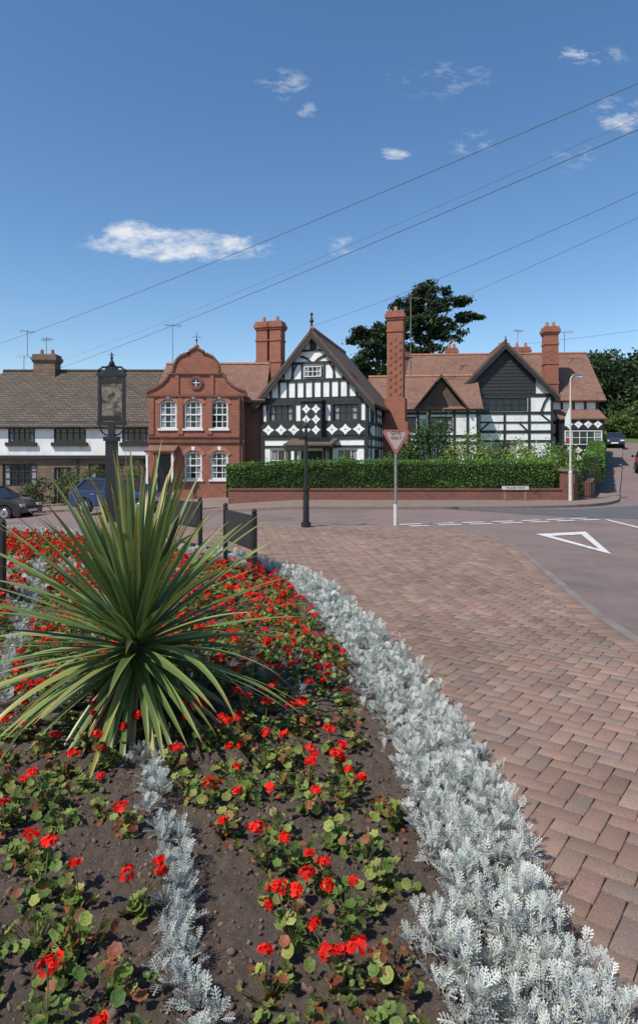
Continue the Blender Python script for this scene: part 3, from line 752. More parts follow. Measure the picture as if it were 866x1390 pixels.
for o_ in [(1,2.2,3.7,4.6),(4,5.2,3.7,4.6),(2,3.5,1,2.3)]: s2.win(*o_,3,2,M['black'])
ws.obj('windows',H)
s2=Fac(tb,w,0,0,1)
for z_,w_ in ((4.8,.2),(3.62,.14),(2.9,.22),(2.4,.12)): s2.beam(.0,z_,dp,z_,w_,K)
for u in (.07,.9,2.3,3.1,3.9,5.3,6.2,7.1): s2.beam(u,-.3,u,4.85,.14,K)
s2.loz(.2,.85,2.99,3.5,1,1,d=.09);s2.loz(2.4,3.0,3.7,4.55,1,2,d=.09);s2.loz(3.2,3.8,3.7,4.55,1,2,d=.09)
for sg in (-1,1):
    a=Vector((sg*(w+.42),-.34,ze-.42*(zr-ze)/w-.02));b=Vector((0,-.34,zr-.02));dn=Vector((0,0,-.36))
    tb.hexa([a+dn,b+dn,b+dn+Vector((0,.07,0)),a+dn+Vector((0,.07,0)),a,b,b+Vector((0,.07,0)),a+Vector((0,.07,0))] if sg<0 else [b+dn+Vector((0,-.003,0)),a+dn,a+dn+Vector((0,.07,0)),b+dn+Vector((0,.067,0)),b+Vector((0,-.003,0)),a,a+Vector((0,.07,0)),b+Vector((0,.067,0))],K)
tb.cyl((0,-.3,zr-.1),(0,-.3,zr+.45),.07,.05,8,K);tb.ball((0,-.3,zr+.5),.11,K);tb.cyl((0,-.3,zr+.58),(0,-.3,zr+.95),.06,.02,8,K);tb.ball((0,-.3,zr+.85),.08,K)
tb.obj('timber_framing',H)
rf=MB();gable_roof_y(rf,-w,w,zr+.14,ze+.14,-.36,dp+.2,M['tilebr'],.45);rf.obj('roof',H)
pc=MB();pc.box(-1.0,1.2,-1.35,-.05,2.35,2.5,K)
for x in (-.9,1.1): pc.box(x-.07,x+.07,-1.3,-1.16,-.3,2.35,K)
pc.slab((-1.15,-1.5,2.5),(1.35,-1.5,2.5),(1.35,0,2.85),(-1.15,0,2.85),.08,M['tilebr']);pc.obj('porch',H)
ch=MB()
for dx in (-.43,.43): chimney(ch,-4.15+dx,5.2,4,10.15,.72,.85,M['brick'],1,3)
ch.box(-5.0,-3.3,4.7,5.7,3,6.8,M['brick'])
x_,y_=3.55,5.2
chimney(ch,x_,y_,3.9,10.3,.92,.92,M['brick'],1,1);ch.box(x_-.75,x_+.75,y_-.6,y_+.6,-.3,3.9,M['brick']);ch.box(x_-.58,x_+.58,y_-.53,y_+.53,3.9,5.3,M['brick'])
for zq in np.arange(5.6,8.7,.42):
    for q in range(3):
        cx_=x_-.28+q*.28;cz=zq+(.21 if q%2 else 0)
        ch.prism([(cx_-.10,y_-.461,cz),(cx_,y_-.461,cz-.17),(cx_+.10,y_-.461,cz),(cx_,y_-.461,cz+.17)],(0,-.04,0),M['brick'])
ch.obj('chimneys',H)

# --- red brick house with shaped gable
H=empty('brick_house',(-8.8,33,0),math.radians(0));wl=MB();f=Fac(wl,0,0);BR=M['brick']
W_=4.9
up=[(.55,1.45,3.35,4.8),(1.85,2.75,3.35,4.8),(3.2,4.1,3.35,4.8)];lo=[(1.85,2.75,.72,2.15),(3.2,4.1,.72,2.15)];door=(.35,1.25,-.4,2.0)
f.wall(0,W_,-.8,5.0,up+lo+[door],BR)
out=[(-.05,5.0),(-.05,5.25),(.3,5.38),(.7,5.62),(.98,5.9),(1.08,6.15),(1.3,6.2),(1.32,6.5),(1.42,6.8),(1.62,7.05),(1.9,7.18),(2.1,7.2),(2.1,7.32),(2.45,7.5)]
outline=out+[(W_-a,b) for a,b in out[::-1][1:]]
wl.prism([tuple(f.P(a,b,0)) for a,b in outline],(0,.35,0),BR)
for a,b in zip(outline[:-1],outline[1:]):
    L=math.hypot(b[0]-a[0],b[1]-a[1]);tx,tz=(b[0]-a[0])/L,(b[1]-a[1])/L;nx_,nz_=-tz*.1,tx*.1
    q=[(a[0],a[1]),(b[0],b[1]),(b[0]+nx_,b[1]+nz_),(a[0]+nx_,a[1]+nz_)]
    wl.hexa([(p[0],-.07,p[1]) for p in q]+[(p[0],.42,p[1]) for p in q],M['brickdk'])
for z_,h_,d_ in ((5.0,.1,.06),(2.62,.14,.05),(2.9,.06,.04),(6.15,.08,.06)):
    u0,u1=(0,W_) if z_<6 else (1.15,W_-1.15); f.box(u0-.03,u1+.03,z_,z_+h_,-.01,d_+.03,M['brickdk'])
for u in (0,1.5,3.0,4.62):
    f.box(u,u+.28,3.05,5.0,-.01,.05,BR)
for u in (1.45,3.25):
    f.box(u-.08,u+.12,5.1,6.12,-.01,.06,BR)
for k in range(16):
    a0,a1=2*math.pi*k/16,2*math.pi*(k+1)/16;c_=(2.45,5.72)
    q=[(c_[0]+r*math.cos(a),c_[1]+r*math.sin(a)) for r,a in ((.2,a0),(.36,a0),(.36,a1),(.2,a1))]
    f.prism(q,-.01,.07,M['brickdk'])
f.prism([(2.45+.2*math.cos(t),5.72+.2*math.sin(t)) for t in [2*math.pi*k/16 for k in range(16)]],-.01,.02,M['glass'])
f.box(2.43,2.47,5.53,5.91,.015,.035,M['whitewood']);f.box(2.26,2.64,5.70,5.74,.015,.033,M['whitewood'])
wl.poly([(W_,0,-.8),(W_,6,-.8),(W_,6,5),(W_,0,5)],BR);wl.poly([(0,0,-.8),(0,6,-.8),(0,6,5),(0,0,5)],BR)
wl.box(W_,5.75,.9,6,-.8,5,M['brickdk'])
wl.poly([(5.752,.9,5),(5.752,6,5),(5.752,3.45,7.2)],BR)
wl.obj('walls',H)
ws=MB();f=Fac(ws,0,0)
for (a,b,c,d) in up+lo:
    f.win(a,b,c,d,3,4,M['whitewood'],fw=.08,bw=.035)
    f.box(a,b,(c+d)/2-.035,(c+d)/2+.035,-.11,-.05,M['whitewood'])
    f.box(a-.08,b+.08,c-.1,c,-.05,.07,M['whitewood'])
    cc=(a+b)/2;rw=(b-a)/2;rise=.28
    for sg in (-1,1):
        pts=[(cc+sg*rw,d+.0)]+[(cc+sg*rw*math.sin(t),d-rise+rise*math.cos(t)) for t in np.linspace(math.pi/2,0,7)]
        f.prism(pts,-.1,.004+.001*sg,BR)
        for t0,t1 in zip(np.linspace(0,math.pi/2,8)[:-1],np.linspace(0,math.pi/2,8)[1:]):
            q=[(cc+sg*r*rw*math.sin(t),d-rise+rise*r*math.cos(t)) for r,t in ((1,t0),(.84,t0),(.84,t1),(1,t1))];f.prism(q,-.09,-.045,M['whitewood'])
    for k in range(9):
        t0=-1.15+2.3*k/9;t1=-1.15+2.3*(k+1)/9
        q=[(cc+r*math.sin(t)*1.0,d-.42+r2) for r,t,r2 in ((.5,t0,.5*math.cos(t0)),(.7,t0,.7*math.cos(t0)),(.7,t1,.7*math.cos(t1)),(.5,t1,.5*math.cos(t1)))]
        f.prism(q,-.01,.03,M['terra'] if k!=4 else M['whitewood'])
f.box(.43,1.17,-.4,1.95,-.2,-.12,M['iron']);f.box(.35,.43,-.4,2,-.2,-.05,M['whitewood']);f.box(1.17,1.25,-.4,2,-.2,-.05,M['whitewood'])
ws.obj('windows_and_door',H)
pc=MB()
pc.slab((.05,-1.0,2.2),(1.55,-1.0,2.2),(1.55,0,2.5),(.05,0,2.5),.1,M['tile'])
for x in (.15,1.42): pc.box(x-.05,x+.05,-.9,-.8,-.5,2.1,M['whitewood'])
pc.obj('porch',H)
rf=MB();ridge_roof_x(rf,.1,6.0,.5,6.4,5.0,7.2,M['tile'],.2);rf.obj('roof',H)
ch=MB();ch.cyl((2.45,.17,7.5),(2.45,.17,8.35),.03,.015,6,M['iron']);ch.ball((2.45,.17,7.62),.13,BR);ch.ball((2.45,.17,7.95),.06,M['iron']);ch.cyl((2.2,.17,8.12),(2.7,.17,8.12),.012,.012,5,M['iron']);ch.obj('finial',H)
dp_=MB();dp_.cyl((4.75,-.12,-.5),(4.75,-.12,4.95),.045,.045,8,M['iron'])
dp_.obj('drainpipe',H)

# --- white cottage
H=empty('stone_slate_cottage',(-19.6,37,0));wl=MB();f=Fac(wl,0,0);z0=-1.3;W_=10.7
wn=[(1.6,3.15,2.75,3.85),(4.25,6.1,2.75,3.85),(8.2,9.9,2.75,3.85)]
f.wall(0,W_,1.9,3.95,wn,M['render'])
lw=[(1.2,3.2,.2,1.5),(4.2,5.2,-1,1.3),(6.2,8.2,.2,1.5)]
f2=Fac(wl,0,.15);f2.wall(0,W_,z0,1.9,lw,M['stonewall'])
wl.poly([f.P(0,1.9),f.P(W_,1.9),f.P(W_,1.9,-.16),f.P(0,1.9,-.16)],M['render'])
wl.poly([(0,0,z0),(0,6,z0),(0,6,3.95),(0,3,7.0),(0,0,3.95)],M['render']);wl.poly([(W_,0,z0),(W_,6,z0),(W_,6,3.95),(W_,3,7.0),(W_,0,3.95)],M['render'])
f.box(-.05,W_,1.8,2.0,-.01,.06,M['black'])
for u in np.arange(.3,W_,1.3): f2.box(u,u+.12,z0,1.8,-.01,.05+.001*(int(u*7)%3),M['black']) if not any(o[0]-.1<u<o[1] for o in lw) else None
wl.obj('walls',H)
ws=MB();f=Fac(ws,0,0)
for a,b,c,d in wn:
    f.win(a,b,c,d,5,2,M['black'],d=-.03,fw=.09,bw=.05);f.box(a-.12,b+.12,c-.22,c-.0,-.02,.16,M['black']);f.box(a-.1,b+.1,d,d+.1,-.02,.1,M['black'])
f2=Fac(ws,0,.15)
for a,b,c,d in lw: f2.win(a,b,c,d,5,3,M['black'],fw=.08,bw=.05)
ws.obj('windows',H)
rf=MB();ridge_roof_x(rf,-.3,W_+.1,0,6.6,4.0,7.35,M['slab'],.35,.16);rf.obj('roof',H)
ch=MB();chimney(ch,2.45,3.3,6.6,8.35,1.35,.9,M['stonewall'],2,0);ch.obj('chimney',H)
H=empty('brick_house',(-28.3,44,0));mb=MB();mb.box(0,6.6,0,7,-1.6,5.2,M['brickdk']);mb.obj('walls',H)
f_=MB();f=Fac(f_,0,0)
for a in (1,3,5): f.win(a,a+.9,3,4.3,2,3,M['whitewood'],d=.03)
f_.obj('windows',H)
rf=MB();ridge_roof_x(rf,-.2,6.8,0,7,5.1,8.1,M['tile'],.3);rf.obj('roof',H)

# --- annex between
H=empty('timber_framed_annex',(4.6,39.5,0),math.radians(-6));mb=MB();f=Fac(mb,0,0)
op=[(.6,1.4,3.4,4.4),(2.3,3.6,3.4,4.4)];f.wall(0,5.2,0,5.0,op,M['render'])
for u in (.05,.5,1.5,2.2,3.7,4.5,5.1): f.beam(u,0,u,5,.15,K)
for z_ in (2.8,3.2,4.6,4.9): f.beam(0,z_,5.2,z_,.15,K)
mb.poly([(0,0,0),(0,5,0),(0,5,5),(0,0,5)],M['render']);mb.poly([(5.2,0,0),(5.2,5,0),(5.2,5,5),(5.2,0,5)],M['render'])
f.prism([(1.6,5.0),(4.2,5.0),(2.9,6.7)],-.3,.1,M['tilebr'])
mb.obj('walls',H);mb=MB();f=Fac(mb,0,0)
for o_ in op: f.win(*o_,3,2,M['black'])
mb.obj('windows',H)
rf=MB();ridge_roof_x(rf,-1.6,5.4,0,5,5.1,7.2,M['tile'],.3)
rf.slab((1.3,-.45,4.95),(1.3,2.0,4.95),(2.9,2.0,6.95),(2.9,-.45,6.95),.1,M['tilebr']);rf.slab((4.5,-.45,4.95),(4.5,2.0,4.95),(2.9,2.0,6.95),(2.9,-.45,6.95),.1,M['tilebr']);rf.obj('roof',H)

# --- right timber-framed house
gb=.5
H=empty('timber_framed_house',(11.9,41,0),math.radians(-4));w=3.05;ze=6.0;zr=9.15
wl=MB();f=Fac(wl,-w,0);W_=2*w
ops=[(1.55,4.5,4.85,5.75),(2.2,3.9,1.6,2.9)]
f.wall(0,W_,gb-.5,ze,ops,M['render']);wl.poly([f.P(0,ze),f.P(W_,ze),f.P(w,zr)],M['render'])
fw_=Fac(wl,-6.3,1.2);fw_.wall(0,12.6,gb-.5,5.9,[(1,2.2,4.4,5.3),(10.5,12.0,3.0,4.2)],M['render'])
wl.poly([(-w,0,0),(-w,1.2,0),(-w,1.2,6),(-w,0,6)],M['render']);wl.poly([(w,0,0),(w,1.2,0),(w,1.2,6),(w,0,6)],M['render'])
wl.poly([(6.3,1.2,0),(6.3,8,0),(6.3,8,5.9),(6.3,4.7,9.1),(6.3,1.2,5.9)],M['brickdk']);wl.poly([(-6.3,1.2,0),(-6.3,8,0),(-6.3,8,5.9),(-6.3,1.2,5.9)],M['brickdk'])
wl.obj('walls',H)
tb=MB();f=Fac(tb,-w,0)
# boarded gable (upper part), white corners with braces at the feet
def hw(z): return (zr-z)/(zr-ze)*w
k=0;z_=6.0
while z_<zr-.1:
    h0=min(hw(z_),1.95+.0*(z_));h1=min(hw(z_+.21),1.95);zt=min(z_+.21,zr)
    tb.hexa([f.P(w-h0,z_,.06),f.P(w+h0,z_,.06),f.P(w+h0,z_,-.01),f.P(w-h0,z_,-.01),f.P(w-h1,zt,.03),f.P(w+h1,zt,.03),f.P(w+h1,zt,-.01),f.P(w-h1,zt,-.01)],K);z_+=.22
for z_,w_ in ((5.88,.22),(4.75,.18),(3.55,.18)): f.beam(0,z_,W_,z_,w_,K)
for z_,w_ in ((4.15,.10),(2.95,.14)): f.beam(0,z_,W_,z_,w_,K)
for u in (.08,1.45,4.6,W_-.08): f.beam(u,.2,u,5.95,.15,K)
for u in (3.05,): f.beam(u,.2,u,4.75,.13,K)
f.arc([(.15+.6*t,5.85-1.0*t*t) for t in (0,.33,.66,1)][::-1],.11,K);f.arc([(W_-.15-.6*t,5.85-1.0*t*t) for t in (0,.33,.66,1)],.11,K)
f.beam(.2,4.2,.7,4.7,.10,K);f.beam(W_-.2,4.2,W_-.8,4.7,.10,K);f.beam(1.5,3.6,2.1,4.15,.10,K);f.beam(4.5,3.6,3.95,4.15,.10,K)
fw_=Fac(tb,-6.3,1.2)
for z_ in (5.8,4.2,3.4): fw_.beam(0,z_,12.6,z_,.18,K)
for u in list(np.arange(.1,3.2,.75))+list(np.arange(9.5,12.6,.75)): fw_.beam(u,.2,u,5.8,.15,K)
fw_.loz(1.0,3.1,3.5,4.1,3,1,d=.09)
fb=Fac(tb,w+.5,-.2)
fb.box(0,2.6,0,4.4,-1.4,0,M['black']);fb.loz(.1,2.5,1.6,2.6,4,2,d=.05);fb.loz(.1,2.5,3.7,4.3,4,1,d=.05);fb.win(.15,2.45,2.7,3.6,5,2,M['whitewood'],d=.05,fw=.05)
for sg in (-1,1):
    sl=(zr-ze)/w;a=Vector((sg*(w+.35),-.4,ze-.35*sl+.05));b=Vector((0,-.4,zr+.05));dn=Vector((0,0,-.38));o_=Vector((0,.07,0));q=Vector((0,-.003*sg,0))
    tb.hexa([a+dn,b+dn+q,b+dn+o_+q,a+dn+o_,a,b+q,b+o_+q,a+o_],K)
tb.cyl((0,-.36,zr-.2),(0,-.36,zr+.5),.06,.03,8,K);tb.ball((0,-.36,zr+.2),.1,K)
tb.obj('timber_framing',H)
ws=MB();f=Fac(ws,-w,0)
f.win(*ops[0],6,2,M['black'],fw=.08,bw=.06,d=-.05);f.win(*ops[1],4,2,M['whitewood'])
fw_=Fac(ws,-6.3,1.2);fw_.win(1,2.2,4.4,5.3,3,2,M['black']);fw_.win(10.5,12,3,4.2,4,2,M['whitewood']);ws.obj('windows',H)
rf=MB();gable_roof_y(rf,-w,w,zr+.16,ze+.16,-.42,5.0,M['tilebr'],.4);ridge_roof_x(rf,-6.6,6.7,1.2,8.2,5.95,9.3,M['tile'],.35,hipl=.9)
rf.slab((w+.35,-.35,4.35),(w+3.25,-.35,4.35),(w+3.25,1.3,5.1),(w+.35,1.3,5.1),.1,M['tile']);rf.obj('roof',H)
ch=MB();chimney(ch,3.35,1.7,5.0,10.55,.85,.85,M['brick'],2,3)
for i in range(4): chimney(ch,.9+i*.62,5.8,8.6,9.95,.45,.6,M['brick'],1,0)
chimney(ch,-2.6,5.6,8.4,9.9,.7,.7,M['brick'],2,0);chimney(ch,-6.1,4.7,7.5,9.5,.6,.6,M['brickdk'],1,0);ch.obj('chimneys',H)

# ---------------------------------------------------------------- street furniture
H=empty('village_sign',(-7.2,22.2,gz(-7.2,22.2)));mb=MB();I=M['iron']
mb.box(-.24,.24,-.24,.24,-.1,.35,I);mb.box(-.17,.17,-.17,.17,.35,2.75,I);mb.box(-.23,.23,-.23,.23,2.75,2.9,I);mb.box(-.1,.1,-.1,.1,2.9,3.35,I)
for x in (-.42,.42): mb.box(x-.05,x+.05,-.06,.06,3.3,5.0,I)
mb.box(-.5,.5,-.08,.08,3.3,3.42,I);mb.box(-.5,.5,-.08,.08,5.0,5.12,I)
for sg in (-1,1):
    mb.path([(sg*(.1+.32*math.sin(t)),0,2.95+.4*(1-math.cos(t))*.85) for t in np.linspace(0,1.57,6)],.03,I)
    mb.path([(sg*(.45-.38*t),0,5.12+.30*t**.6+.05*math.sin(t*6)) for t in np.linspace(0,1,8)],.035,I);mb.ball((sg*.45,0,5.2),.07,I)
    mb.path([(sg*(.1+.12*math.cos(t)),0,5.25+.1*math.sin(t)) for t in np.linspace(0,6.28,10)],.018,I)
mb.prism([(-.3,-.02,5.12),(.3,-.02,5.12),(.16,-.02,5.32),(0,-.02,5.4),(-.16,-.02,5.32)],(0,.04,0),I)
mb.ball((0,0,5.45),.1,I);mb.cyl((0,0,5.45),(0,0,5.85),.05,.015,8,I);mb.ball((0,0,5.65),.055,I);mb.cyl((-.09,0,5.75),(.09,0,5.75),.015,.015,6,I)
mb.obj('post_and_frame',H)
m,nt,b=nodes('painted_sign_panel');tc=N(nt,'ShaderNodeTexCoord').outputs['Object']
c=mixc(nt,ramp(nt,noi(nt,tc,4,5),.42,.6),(.03,.028,.025),(.24,.19,.12));c=mixc(nt,ramp(nt,noi(nt,tc,7,4),.55,.65),c,(.12,.15,.14));nt.links.new(c,b.inputs['Base Color']);b.inputs['Roughness'].default_value=.5
mb=MB();mb.box(-.37,.37,-.03,.03,3.42,5.0,m)
mb.box(-.33,.33,-.045,-.031,4.76,4.92,I);mb.box(-.33,.33,-.045,-.031,3.48,3.62,I);mb.obj('painted_panel',H)
H=empty('finger_post',(-.33,16.3,0));mb=MB()
mb.cyl((0,0,-.05),(0,0,.12),.13,.13,12,I);mb.cyl((0,0,.12),(0,0,.95),.085,.075,12,I);mb.cyl((0,0,.95),(0,0,1.02),.105,.105,12,I);mb.cyl((0,0,1.02),(0,0,2.5),.05,.045,12,I);mb.ball((0,0,2.58),.08,I);mb.cyl((0,0,2.62),(0,0,2.75),.03,.01,8,I)
mb.obj('post',H);mb=MB()
for a,z_ in ((.15,2.24),(2.6,2.0),(4.4,2.3)):
    c_,s_=math.cos(a),math.sin(a);q=[(.05,-.06),(.6,-.06),(.68,0),(.6,.06),(.05,.06)]
    mb.prism([(u*c_+.012*s_,u*s_-.012*c_,z_+v) for u,v in q],(-.024*s_,.024*c_,0),I)
mb.obj('fingers',H)
H=empty('give_way_sign',(2.02,16.75,0),math.radians(4));mb=MB()
mb.cyl((0,.05,-.1),(0,.05,2.5),.038,.038,12,M['steel']);mb.cyl((0,.05,-.1),(0,.05,.55),.055,.055,12,M['cream']);mb.obj('post',H)
m1=nmat('faded_red',(.36,.12,.10),(.28,.12,.10),5,.5);m2=nmat('faded_white',(.50,.37,.33),(.40,.28,.25),6,.5)
def tri(c,r,y0,y1,mat,mb):
    pts=[]
    for k in range(3):
        a=-math.pi/2+k*2*math.pi/3
        for t in (-.10,.10): pts.append((c[0]+r*math.cos(a+t),y0,c[1]+r*math.sin(a+t)))
    mb.prism(pts,(0,y1-y0,0),mat)
mb=MB();tri((0,2.28),.39,-.0,.012,m1,mb);tri((0,2.28),.285,-.004,.001,m2,mb);mb.box(-.3,.3,.013,.02,2.36,2.40,M['steel']);mb.obj('plate',H)
def text(s,size,loc,rotx,mat,parent,ext=.002):
    c=bpy.data.curves.new('lettering','FONT');c.body=s;c.size=size;c.align_x='CENTER';c.align_y='CENTER';c.extrude=ext
    o=bpy.data.objects.new('lettering',c);COL.objects.link(o);o.location=loc;o.rotation_euler=(rotx,0,0);o.parent=parent;c.materials.append(mat)
text('GIVE\nWAY',.13,(0,-.007,2.35),math.pi/2,M['black'],H)
H=empty('street_lamp',(10.35,26.3,0));mb=MB();WW=M['cream']
mb.cyl((0,0,0),(0,0,1.2),.075,.07,12,WW);mb.cyl((0,0,1.2),(0,0,5.05),.042,.03,12,WW);mb.cyl((0,0,1.2),(0,0,1.26),.085,.06,12,WW)
mb.path([(0,0,5.0),(.05,0,5.15),(.18,0,5.22)],.028,WW,8);mb.obj('column',H)
mb=MB();mb.prism([(.1,-.1,5.18),(.5,-.08,5.2),(.5,.08,5.2),(.1,.1,5.18)],(0,0,.09),M['steel']);mb.box(.16,.46,-.07,.07,5.13,5.18,M['lamp']);mb.obj('lantern',H)
mb=MB();mb.prism([(-.04,0,3.2),(-.22,0,3.1),(-.22,0,3.45),(-.04,0,3.9)],(0,.01,0),M['whitewood']);mb.obj('pennant',H)
mb=MB();mb.box(-.16,-.04,-.005,.005,2.4,2.62,M['rlamp']);mb.obj('notice',H)
H=empty('street_name_sign',(8.05,26.2,0));mb=MB();mb.box(-.55,.55,-.012,.012,.50,.66,M['cream'])
for a in (-.42,.42): mb.box(a-.04,a+.04,.014,.07,-.0,.70,M['concrete'])
mb.box(-.56,.56,-.02,.02,.66,.69,M['black']);mb.box(-.56,.56,-.02,.02,.47,.50,M['black']);mb.obj('plate_and_posts',H)
text('VILLAGE  ROAD',.11,(0,-.016,.58),math.pi/2,M['black'],H)
def board(x0,y0,x1,y1,h=.95):
    H=empty('information_board',((x0+x1)/2,(y0+y1)/2,gz(x0,y0)+.05),math.atan2(y1-y0,x1-x0));L=math.hypot(x1-x0,y1-y0)/2;mb=MB()
    for a in (-L,L):
        mb.box(a-.03,a+.03,-.03,.03,-.2,h,I);mb.ball((a,0,h+.02),.04,I,8)
    mb.box(-L+.03,L-.03,-.02,.02,h-.5,h-.04,I);mb.box(-L+.07,L-.07,-.026,-.021,h-.46,h-.08,M['black']);mb.box(-L+.03,L-.03,-.025,.025,.12,.16,I)
    mb.obj('frame_and_panel',H,bevel=.004)
board(-1.42,9.7,-.86,8.5);board(-2.95,12.3,-2.1,11.3);board(-4.2,7.2,-3.47,7.0)

def aerial(x,y,z,h,yaw,L=.9,n=7):
    mb=MB();A_=M['steel'];mb.cyl((0,0,0),(0,0,h),.026,.022,6,A_);c_,s_=math.cos(yaw),math.sin(yaw)
    mb.cyl((-c_*L/2,-s_*L/2,h-.05),(c_*L/2,s_*L/2,h-.05),.018,.018,5,A_)
    for i in range(n):
        t=-L/2+L*i/(n-1);l=.12+.03*i
        mb.cyl((c_*t-s_*l,s_*t+c_*l,h-.05-.1*(i%2)),(c_*t+s_*l,s_*t-c_*l,h-.05+.1*(i%2)),.012,.012,4,A_)
    o=mb.obj('tv_aerial');o.location=(x,y,z);return o
aerial(-8.7,38,6.6,3.2,.4,1.0);aerial(-18.4,40.3,8.3,1.6,.6,.9);aerial(-17.2,40.3,8.3,1.1,-.5,.8);aerial(-19.4,42,7.0,1.6,0,.8)
aerial(5.6,39,6.8,4.9,.3,1.2);aerial(14.0,45,9.3,1.6,.5,.8);aerial(16.9,44,9.2,1.4,-.2,1.1);aerial(9.2,44,8.9,1.2,.2,.7)

def pole(x,y,h):
    z=gz(x,y);mb=MB();mb.cyl((0,0,-.3),(0,0,h),.15,.1,12,M['bark']);mb.box(-.9,.9,-.06,.06,h-.55,h-.43,M['bark'])
    for a in (-.8,-.3,.3,.8): mb.cyl((a,0,h-.43),(a,0,h-.28),.035,.03,8,M['whitewood'])
    o=mb.obj('telegraph_pole');o.location=(x,y,z);o.rotation_euler=(0,0,.8)
pole(-27,46.2,11);pole(13.6,4.2,9.6);pole(33.6,29.6,11.5);pole(-34,64.3,10.5)
wm=nmat('wire_sheath',(.05,.055,.06),(.07,.075,.08),5,.7)
def wire(a,b,sag,r=.0085):
    mb=MB();pts=[];n=28
    for i in range(n+1):
        t=i/n;p=Vector(a).lerp(Vector(b),t);p.z-=sag*4*t*(1-t);pts.append(p)
    mb.path(pts,r,wm,4);mb.obj('overhead_wire')
wire((-26.6,46,9.0),(13.3,4.5,9.2),.55);wire((-34,64.3,8.6),(13.9,5.0,9.3),.75,.0095);wire((-34,64.3,9.6),(13.6,4.6,9.3),1.0,.004)
wire((-.3,32.7,8.6),(13.9,4.9,9.3),.5,.007);wire((5.0,38,10.0),(14.1,5.2,9.3),.3,.007);wire((13.8,42,9.4),(33.2,30,10.9),.3,.01)

# ---------------------------------------------------------------- cars
def car(x,y,yaw,c1,z=None):
    z=gz(x,y)-.06 if z is None else z
    H=empty('parked_car',(x,y,z),yaw);paint=nmat('car_paint',c1,tuple(v*.9 for v in c1),2,.22)
    b=paint.node_tree.nodes['Principled BSDF'];b.inputs['Coat Weight'].default_value=1;b.inputs['Metallic'].default_value=.4
    prof=[(-2.02,.3),(-2.08,.5),(-2.04,.8),(-1.92,.98),(.95,.97),(1.5,.86),(1.95,.7),(2.06,.52),(2.02,.28)]
    def arch(cx):return [(cx+.36*math.cos(t),.3+.36*math.sin(t)) for t in np.linspace(0,math.pi,9)]
    pts=prof+[(1.7,.22)]+[(p[0],max(.22,p[1])) for p in arch(1.28)]+[(p[0],max(.22,p[1])) for p in arch(-1.28)]+[(-1.7,.22)]
    mb=MB();mb.prism([(a,-.84,c) for a,c in pts],(0,1.68,0),paint);mb.obj('body',H,bevel=.05)
    g=MB();B=[(-1.86,-.76,.95),(1.02,-.76,.95),(1.02,.76,.95),(-1.86,.76,.95)];T=[(-1.4,-.58,1.4),(.3,-.58,1.4),(.3,.58,1.4),(-1.4,.58,1.4)]
    g.hexa(B+T,M['glass']);g.obj('glasshouse',H,bevel=.03)
    r=MB();r.hexa([(-1.5,-.6,1.39),(.36,-.6,1.39),(.36,.6,1.39),(-1.5,.6,1.39),(-1.3,-.52,1.45),(.15,-.52,1.45),(.15,.52,1.45),(-1.3,.52,1.45)],paint)
    for s_ in (-1,1):
        r.cyl((-1.86,s_*.77,.95),(-1.42,s_*.6,1.41),.045,.04,8,paint);r.cyl((1.0,s_*.77,.95),(.32,s_*.6,1.41),.035,.03,8,paint);r.cyl((-.35,s_*.79,.95),(-.4,s_*.6,1.41),.04,.03,8,paint)
        r.ball((.72,s_*.93,1.02),.09,paint,8)
        r.box(-1.0,-.8,s_*.845-.01,s_*.845+.01,.8,.83,M['chrome']);r.box(.0,.2,s_*.845-.01,s_*.845+.01,.8,.83,M['chrome'])
        r.box(1.78,2.02,s_*.62-.17,s_*.62+.17,.56,.7,M['lamp']);r.box(-2.09,-1.98,s_*.7-.1,s_*.7+.1,.66,.9,M['rlamp'])
    r.box(2.0,2.085,-.3,.3,.36,.47,M['whitewood']);r.box(-2.1,-2.03,-.27,.27,.5,.6,M['cream']);r.box(1.95,2.07,-.42,.42,.5,.6,M['black']);r.obj('roof_and_trim',H)
    for i,(cx,s_) in enumerate([(1.28,-1),(1.28,1),(-1.28,-1),(-1.28,1)]):
        w_=MB();y0=s_*.64;y1=s_*.86;w_.cyl((cx,y0,.3),(cx,y1,.3),.31,.31,20,M['tyre']);w_.cyl((cx,y1,.3),(cx,y1+s_*.012,.3),.2,.19,16,M['chrome']);w_.cyl((cx,y1,.3),(cx,y1+s_*.03,.3),.05,.05,8,M['black']);w_.obj('wheel',H,bevel=.02)
car(-8.15,26.6,math.radians(-18),(.02,.05,.16));car(-14.6,28.3,math.radians(-8),(.02,.022,.025))
car(27.9,60.5,math.radians(-112),(.03,.035,.05),gz(28.9,60.5)-.02);car(20.6,39.8,math.radians(65),(.015,.015,.018),gz(21.5,39)-.02)

# ---------------------------------------------------------------- light & sky
d_sun=Vector((-.72,-.62,0)).normalized();el=math.radians(52)
sd_=Vector((d_sun.x*math.cos(el),d_sun.y*math.cos(el),math.sin(el)))
L=bpy.data.lights.new('sun','SUN');L.energy=5.0;L.angle=math.radians(.53);L.color=(1,.95,.87)
lo_=bpy.data.objects.new('sun',L);COL.objects.link(lo_);lo_.rotation_euler=sd_.to_track_quat('Z','Y').to_euler();lo_.location=(-20,-20,40)
wd=bpy.data.worlds.new('World');S.world=wd;wd.use_nodes=True;nt=wd.node_tree;bg=nt.nodes['Background']
sk=N(nt,'ShaderNodeTexSky',sky_type='NISHITA');sk.sun_disc=False;sk.sun_elevation=el;sk.sun_rotation=math.atan2(d_sun.x,d_sun.y)
sk.air_density=1.0;sk.dust_density=.3;sk.ozone_density=1.5;sk.altitude=0
hs=N(nt,'ShaderNodeHueSaturation');hs.inputs['Saturation'].default_value=1.2;nt.links.new(sk.outputs[0],hs.inputs['Color'])
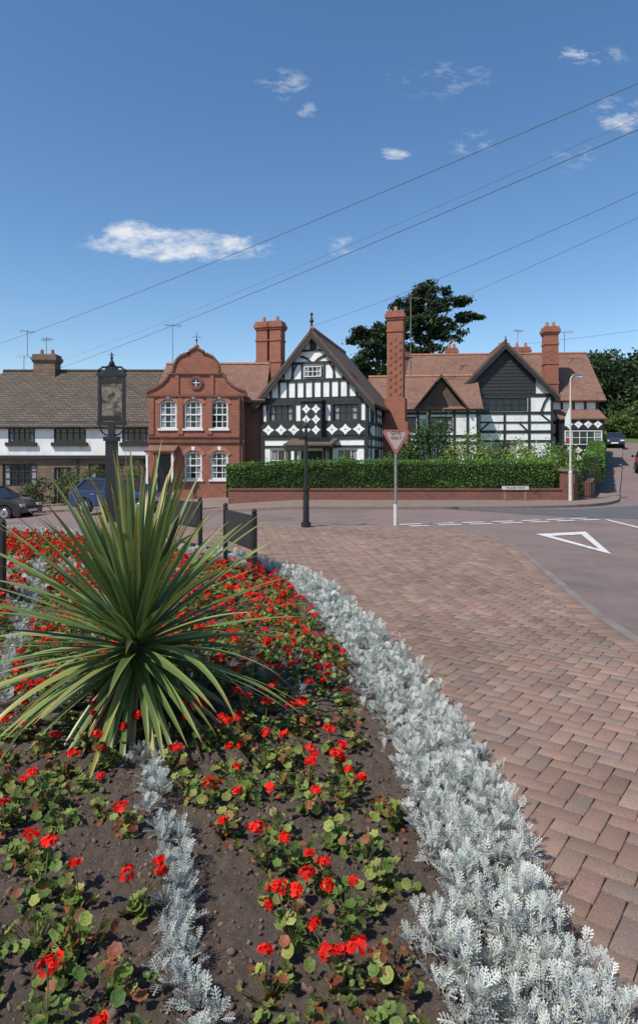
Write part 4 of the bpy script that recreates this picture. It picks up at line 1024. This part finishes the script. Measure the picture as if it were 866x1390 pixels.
tc=N(nt,'ShaderNodeTexCoord').outputs['Generated'];sp=N(nt,'ShaderNodeSeparateXYZ');nt.links.new(tc,sp.inputs[0])
def MA(op,a,b=None,clamp=False):
    n=N(nt,'ShaderNodeMath',operation=op);n.use_clamp=clamp
    for i,v in enumerate((a,b)):
        if v is None: continue
        if isinstance(v,(int,float)): n.inputs[i].default_value=v
        else: nt.links.new(v,n.inputs[i])
    return n.outputs[0]
yy=MA('MAXIMUM',sp.outputs[1],.001);A_=MA('DIVIDE',sp.outputs[0],yy);E_=MA('DIVIDE',sp.outputs[2],yy)
cb=N(nt,'ShaderNodeCombineXYZ');nt.links.new(A_,cb.inputs[0]);nt.links.new(MA('MULTIPLY',E_,2.2),cb.inputs[1])
n1=noi(nt,cb.outputs[0],22,9,.66)
mask=None
for (ca_,ce,ra,re,wt) in [(-.215,.336,.17,.030,1.1),(-.29,.350,.085,.032,1.05),(.118,.480,.032,.014,.8),(-.055,.592,.05,.03,.5),(.42,.635,.075,.02,.55),(.475,.542,.055,.035,.65),(-.02,.55,.022,.018,.5),(.037,.338,.03,.022,.45),(.24,.5,.05,.03,.36),(.40,.475,.05,.03,.33),(.2,.6,.12,.04,.28)]:
    dx=MA('DIVIDE',MA('SUBTRACT',A_,ca_),ra);dy=MA('DIVIDE',MA('SUBTRACT',E_,ce),re)
    q=MA('MULTIPLY',MA('SUBTRACT',1,MA('ADD',MA('MULTIPLY',dx,dx),MA('MULTIPLY',dy,dy)),True),wt)
    mask=q if mask is None else MA('MAXIMUM',mask,q)
v=MA('ADD',MA('MULTIPLY',mask,.45),MA('MULTIPLY',MA('SUBTRACT',n1,.5),1.7))
fac=ramp(nt,v,.12,.62);fac=MA('MULTIPLY',fac,MA('MULTIPLY',mask,1.9,True));fac=MA('MULTIPLY',fac,MA('GREATER_THAN',sp.outputs[1],.01));fac=MA('MULTIPLY',fac,.9)
cc=mixc(nt,fac,hs.outputs[0],(5.7,5.8,6.0));nt.links.new(cc,bg.inputs['Color']);bg.inputs['Strength'].default_value=.15

# ---------------------------------------------------------------- camera
cam=bpy.data.cameras.new('camera');co=bpy.data.objects.new('camera',cam);COL.objects.link(co);S.camera=co
co.location=(0,0,1.7);co.rotation_euler=(math.pi/2,0,0)
cam.sensor_fit='HORIZONTAL';cam.sensor_width=24;cam.lens=24.03;cam.shift_y=-70/866;cam.clip_end=6000;cam.clip_start=.05
S.view_settings.view_transform='Standard';S.view_settings.look='None';S.view_settings.exposure=0
